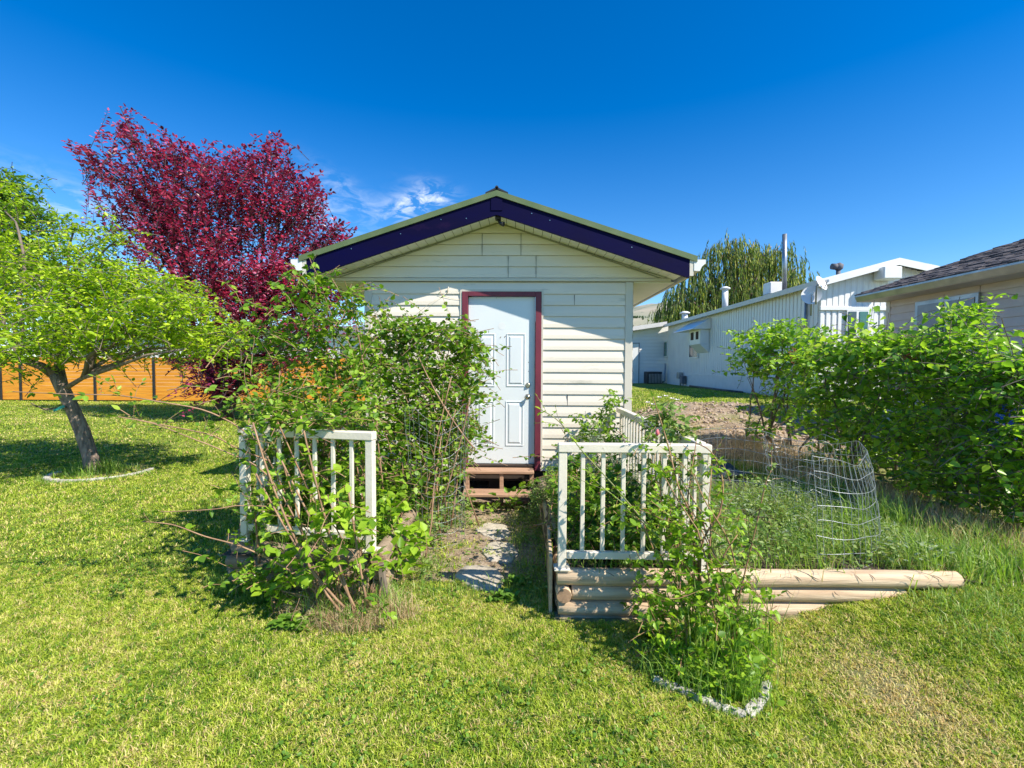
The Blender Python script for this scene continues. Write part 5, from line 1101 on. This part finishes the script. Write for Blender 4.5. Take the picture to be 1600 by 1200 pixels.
# ================================================================ grass and ground cover
rg = np.random.default_rng(77)
def scatter(n, y0, y1, xpad=1.3, x0=None, x1=None):
    y = np.sqrt(rg.random(n)*(y1*y1-y0*y0)+y0*y0) if y0 > 0 else rg.uniform(y0, y1, n); u = rg.random(n)
    xl = -1.14*np.maximum(y, 1)-xpad; xr = 1.10*np.maximum(y, 1)+xpad; x = xl+(xr-xl)*u
    return x, y
def lawn(name, n, y0, y1, h, w_, seed, lo=.35, hi=1.0, cs=.035):
    x, y = scatter(n, y0, y1); k = rg.random(n) < lawn_cov(x, y)
    cl = vnoise(x, y, cs*1.6, 51)*.55+vnoise(x, y, .30, 52)*.45; k &= rg.random(n) < (.45+.95*cl)    # thin, clumpy cover
    x, y, cl = x[k], y[k], cl[k]; n = len(x); z = gz(x, y)-.004
    patch = vnoise(x, y, .8, 61)*.45+vnoise(x, y, .22, 62)*.30+vnoise(x, y, 2.3, 63)*.3; fine = vnoise(x, y, cs, 64)
    col = np.clip(.36+(patch-.52)*.45+(fine-.5)*.50+rg.normal(0, .12, n), 0, .8); dry = rg.random(n) < (.10+.45*np.clip(patch-.55, 0, 1)*2+.25*(vnoise(x, y, cs*1.3, 66) > .72)); col[dry] = rg.uniform(.62, 1, dry.sum())
    tan = np.exp(-(((x-.12*(3-y)-1.72)/.24)**2+((y-2.25)/.4)**2)); rb = np.exp(-(((x+1.15)/.35)**2+((y-2.98)/.2)**2)); sh = rg.random(n) < np.maximum(tan, rb)*.9; col[sh] = rg.uniform(.72, .95, sh.sum())
    H = h*rg.uniform(lo, hi, n)*(.6+.8*cl); Wd = w_*rg.uniform(.6, 1.3, n); lean = rg.uniform(.45, 1.0, n)
    blade_mesh(name, np.stack([x, y, z], 1), H, Wd, lean, M['grass'], rnd=col, seed=seed, kind='stuff')
lawn('lawn_grass', 90000, -1.0, 1.55, .045, .0075, 9)
lawn('lawn_grass', 640000, 1.55, 3.6, .042, .0050, 1)
lawn('lawn_grass', 380000, 3.6, 8.0, .056, .0088, 2, cs=.06)
lawn('lawn_grass', 260000, 8.0, 21, .07, .02, 3, cs=.14)
def tuft(name, pts, n, h, w_, sp, seed, matn='tallgrass', cmean=.45, lean=(.1, .8), zfun=gz, zmin=None):
    P = []
    r = np.random.default_rng(seed); idx = r.integers(0, len(pts), n); p = np.array(pts, float)[idx]; q = p[:, :2]+r.normal(0, 1, (n, 2))*np.array(sp)
    z = zfun(q[:, 0], q[:, 1]) if zmin is None else np.full(n, zmin)
    H = h*r.uniform(.35, 1.1, n)*(p[:, 2] if p.shape[1] > 2 else 1)
    blade_mesh(name, np.stack([q[:, 0], q[:, 1], z-.005], 1), H, w_*r.uniform(.5, 1.2, n), r.uniform(*lean, n), M[matn], rnd=np.clip(r.normal(cmean, .2, n), 0, 1), seed=seed, kind='stuff')
bedtop = lambda a, b: np.maximum(bedz(a, b), gz(a, b))
pts = [(x, y, .6+.7*float(vnoise(x, y, .4, 9))) for x in np.arange(1.3, 3.2, .13) for y in np.arange(3.12, 5.2, .16)]
pts = [p for p in pts if vnoise(p[0], p[1], .33, 44) > .34]
tuft('long_grass', pts, 5200, .27, .0075, (.07, .07), 5, zfun=bedtop, cmean=.5, lean=(.2, .95))
tuft('dry_grass', pts, 2600, .16, .004, (.09, .09), 55, zfun=bedtop, matn='straw', lean=(.4, 1))
tuft('long_grass', [(p.x, p.y, 1.5) for p in [G(a, b) for a, b in ((1345, 850), (1370, 830), (1300, 790), (1330, 760), (1270, 740), (1400, 840))]], 900, .30, .008, (.07, .07), 56, cmean=.4, zfun=bedtop)
tuft('long_grass', [(x, 3.15+.25*k, 1) for x in np.arange(2.4, 3.5, .12) for k in range(3)], 2600, .30, .007, (.07, .08), 6, cmean=.5)
tuft('long_grass', [(x, y, .8) for x in np.arange(.3, 1.2, .12) for y in np.arange(3.1, 5, .2)], 1500, .28, .006, (.06, .06), 7, zmin=.28)
tuft('long_grass', [(x, y, 1) for x in np.arange(-1.9, -1.0, .1) for y in np.arange(3.3, 4.6, .2)], 2200, .34, .0065, (.06, .06), 8, zmin=.28)
g1 = [G(a, b) for a, b in ((560, 950), (580, 960), (545, 965), (520, 975), (595, 950), (480, 960), (505, 965), (610, 965), (555, 985))]
tuft('dry_grass', [(p.x, p.y, 1) for p in g1], 5200, .17, .0036, (.08, .035), 9, matn='straw', cmean=.5, lean=(.35, 1.0))
tuft('long_grass', [(p.x, p.y, 1) for p in g1], 700, .26, .006, (.07, .05), 10, cmean=.4)
tuft('long_grass', [(*G(a, b).xy, 1) for a, b in ((360, 930), (400, 935), (430, 940), (345, 920), (600, 925))], 1100, .16, .006, (.05, .03), 91, cmean=.35)
tuft('lawn_fringe', [(*G(a, b).xy, 1) for i in range(6) for u in (0, .33, .66) for a, b in [(fe[i][0]*(1-u)+fe[i+1][0]*u, fe[i][1]*(1-u)+fe[i+1][1]*u+4)]], 900, .055, .006, (.03, .012), 93, cmean=.5)
tuft('lawn_fringe', [(tb.x+.12+.66*math.cos(a), tb.y-.02+.66*math.sin(a), 1) for a in [R(180+9*k) for k in range(21)]], 1300, .07, .010, (.03, .03), 94, cmean=.5)
g2 = [G(a, b) for a, b in ((1120, 1060), (1080, 1050), (1150, 1050), (1130, 1030), (1170, 1030), (1100, 1075), (1060, 1060), (1150, 1085))]
tuft('long_grass', [(p.x, p.y, 1) for p in g2], 3000, .22, .006, (.07, .06), 11, cmean=.38)
tuft('long_grass', [(p.x, p.y, 1.6) for p in g2[:5]], 420, .34, .008, (.06, .05), 12, cmean=.4, lean=(.05, .5))
tuft('long_grass', [(tb.x+.1*math.cos(a), tb.y+.1*math.sin(a), 1) for a in range(6)]+[(tb.x+.3*math.cos(a), tb.y+.3*math.sin(a), .5) for a in range(6)], 1300, .26, .010, (.10, .10), 13, cmean=.35)
tuft('dry_grass', [(3.5+.25*math.sin(k*2.1), 3.4+k*.11, .6+.8*float(vnoise(k*.4, 0, .5, 3))) for k in range(40)], 6000, .28, .006, (.16, .10), 14, matn='straw')
tuft('long_grass', [(3.1+.15*math.sin(k*2.1), 3.3+k*.11, .8) for k in range(30)], 3500, .16, .006, (.2, .10), 15, cmean=.3)
# path edges and step weeds
pe = [(x, y) for x, y in zip(rg.uniform(-.95, .25, 400), rg.uniform(3.2, 5.5, 400)) if (abs(x+.35) > .28 and vnoise(x, y, .25, 13) > .42) or y < 3.4]
tuft('path_weeds', [(x, y, .6+.6*rg.random()) for x, y in pe], 2600, .11, .0055, (.05, .05), 16, cmean=.45)
tuft('dry_grass', [(x, y, .5) for x, y in zip(rg.uniform(-.9, .2, 200), rg.uniform(3.3, 5.3, 200))], 2500, .06, .003, (.06, .06), 17, matn='straw', lean=(.6, 1))
# wild long tufts on the bank at the right
gb = [G(a, b) for a, b in ((1520, 900), (1540, 930), (1500, 860), (1560, 880), (1480, 950), (1580, 960), (1560, 1000), (1470, 830), (1530, 830), (1590, 900))]
tuft('long_grass', [(p.x, p.y, 1) for p in gb], 3600, .11, .0048, (.13, .10), 18, cmean=.42, lean=(.5, .98))

def cover(name, n, region, size, mat, seed, zf, hh=.02, w=.7, zr=(0, .04), tilt=.4):
    r = np.random.default_rng(seed); x, y = region(r, n); n = len(x); z = zf(x, y)+r.uniform(zr[0], zr[1], n)
    an = r.random(n)*6.283; D = np.stack([np.cos(an), np.sin(an), r.uniform(-.1, .6, n)], 1); Nn = np.stack([r.normal(0, tilt, n), r.normal(0, tilt, n), np.ones(n)], 1)
    return tag(leaf_mesh(name, np.stack([x, y, z], 1), D, Nn, size*r.uniform(.5, 1.2, n), M[mat], w=w, seed=seed), kind='stuff')
def reg_lawn(r, n):
    y = np.sqrt(r.random(n)*(5.5**2-1.6**2)+1.6**2); x = (-1.12+r.random(n)*2.2)*y; k = (r.random(n) < lawn_cov(x, y)*np.clip((vnoise(x, y, .45, 71)*.6+vnoise(x, y, .16, 72)*.5-.62)*5, .02, 1)*np.where(x < .6, 1, .25)); return x[k], y[k]
cover('clover', 36000, reg_lawn, .018, 'clover', 81, gz, zr=(.012, .035), w=.95)
def reg_box(x0, x1, y0, y1, sc_=.3, th=.45, sd=1):
    def f(r, n): x = r.uniform(x0, x1, n); y = r.uniform(y0, y1, n); k = vnoise(x, y, sc_, sd) > th; return x[k], y[k]
    return f
cover('bed_weeds', 9000, reg_box(1.2, 3.0, 3.08, 5.2, .22, .42, 3), .040, 'l_weed', 82, bedtop, zr=(.0, .16), w=.45, tilt=.8)
cover('bed_weeds', 9000, reg_box(1.2, 3.0, 3.08, 5.2, .25, .5, 33), .034, 'l_grey', 92, bedtop, zr=(.0, .17), w=.35, tilt=.9)
cover('bed_weeds', 6000, reg_box(.3, 1.2, 3.1, 5.5, .3, .3, 4), .045, 'l_bramble', 83, lambda x, y: x*0+.27, zr=(0, .22), w=.6, tilt=.7)
cover('bed_weeds', 6000, reg_box(-2.0, -1.0, 3.3, 5.2, .3, .3, 5), .05, 'l_bramble', 84, lambda x, y: x*0+.27, zr=(0, .28), w=.6, tilt=.7)
def reg_path(r, n):
    x = r.uniform(-.98, .3, n); y = r.uniform(3.2, 5.4, n); k = (vnoise(x, y, .22, 6)+.55*ss((abs(x+.35)-.2)/.4)+.25*(y > 5.1)) > .78; return x[k], y[k]
cover('path_weeds', 5500, reg_path, .032, 'l_weed', 85, gz, zr=(.0, .07), w=.5, tilt=.6)
cover('path_weeds', 1500, reg_box(-.98, -.5, 4.0, 5.3, .3, .3, 8), .05, 'l_weed', 86, gz, zr=(.0, .28), w=.6, tilt=.6)
# broad dark leaves under the right log wall and by the left bed
def reg_g(pts, sp):
    P_ = np.array([(p.x, p.y) for p in pts])
    def f(r, n): q = P_[r.integers(0, len(P_), n)]+r.normal(0, 1, (n, 2))*sp; return q[:, 0], q[:, 1]
    return f
cover('broadleaf_weeds', 700, reg_g([G(a, b) for a, b in ((470, 975), (455, 985), (790, 940), (560, 970), (1040, 1010), (1020, 1000), (810, 915))], (.05, .03)), .045, 'clover', 87, gz, zr=(.01, .06), w=.8)
cover('broadleaf_weeds', 900, reg_g(g2, (.09, .07)), .035, 'l_fresh', 88, gz, zr=(.01, .16), w=.6, tilt=.7)
# weedy plants at the foot of the steps
t = G(790, 800); pl = Plant('broadleaf_weed', 'broad leaved weed sprouting under the lower wooden tread', 'weed', t, 57)
for (px, py) in ((775, 775), (795, 770), (812, 762), (825, 755), (745, 780), (765, 790), (806, 785)):
    pts = pl.wander(t+Vector((pl.rd.gauss(0, .1), .05, 0)), W(px, py, 5.0), 5, .08); pl.stem(pts, .004, .002, 4); pl.leaves_on(pts, .06, .075, .4, 1, .6, bright=.05)
pl.finish(M['greenstem'], M['l_bramble'], w=.75)
# loose clods on the dug ground
r = np.random.default_rng(5); m = MB(); rd = random.Random(9)
for k in range(900):
    x = rd.uniform(1.8, 5.6); y = rd.uniform(7, 12.5)
    if float(dirt_mask(x, y)) < .45: continue
    s_ = rd.uniform(.01, .045); m.obox((x, y, float(gz(x, y))+s_*.6+.02), (s_*2, s_*1.4, s_), X=(rd.gauss(0, 1), rd.gauss(0, 1), rd.gauss(0, .3)), bev=s_*.2)
tag(m.build('clods', pm('clod', (.34, .25, .18), (.50, .40, .31), rough=1, scale=8)), kind='stuff')
cover('fallen_leaves', 2600, reg_box(1.9, 5.4, 6.9, 12.4, .4, .4, 12), .05, 'straw', 89, gz, zr=(.03, .08), w=.5, tilt=.5)
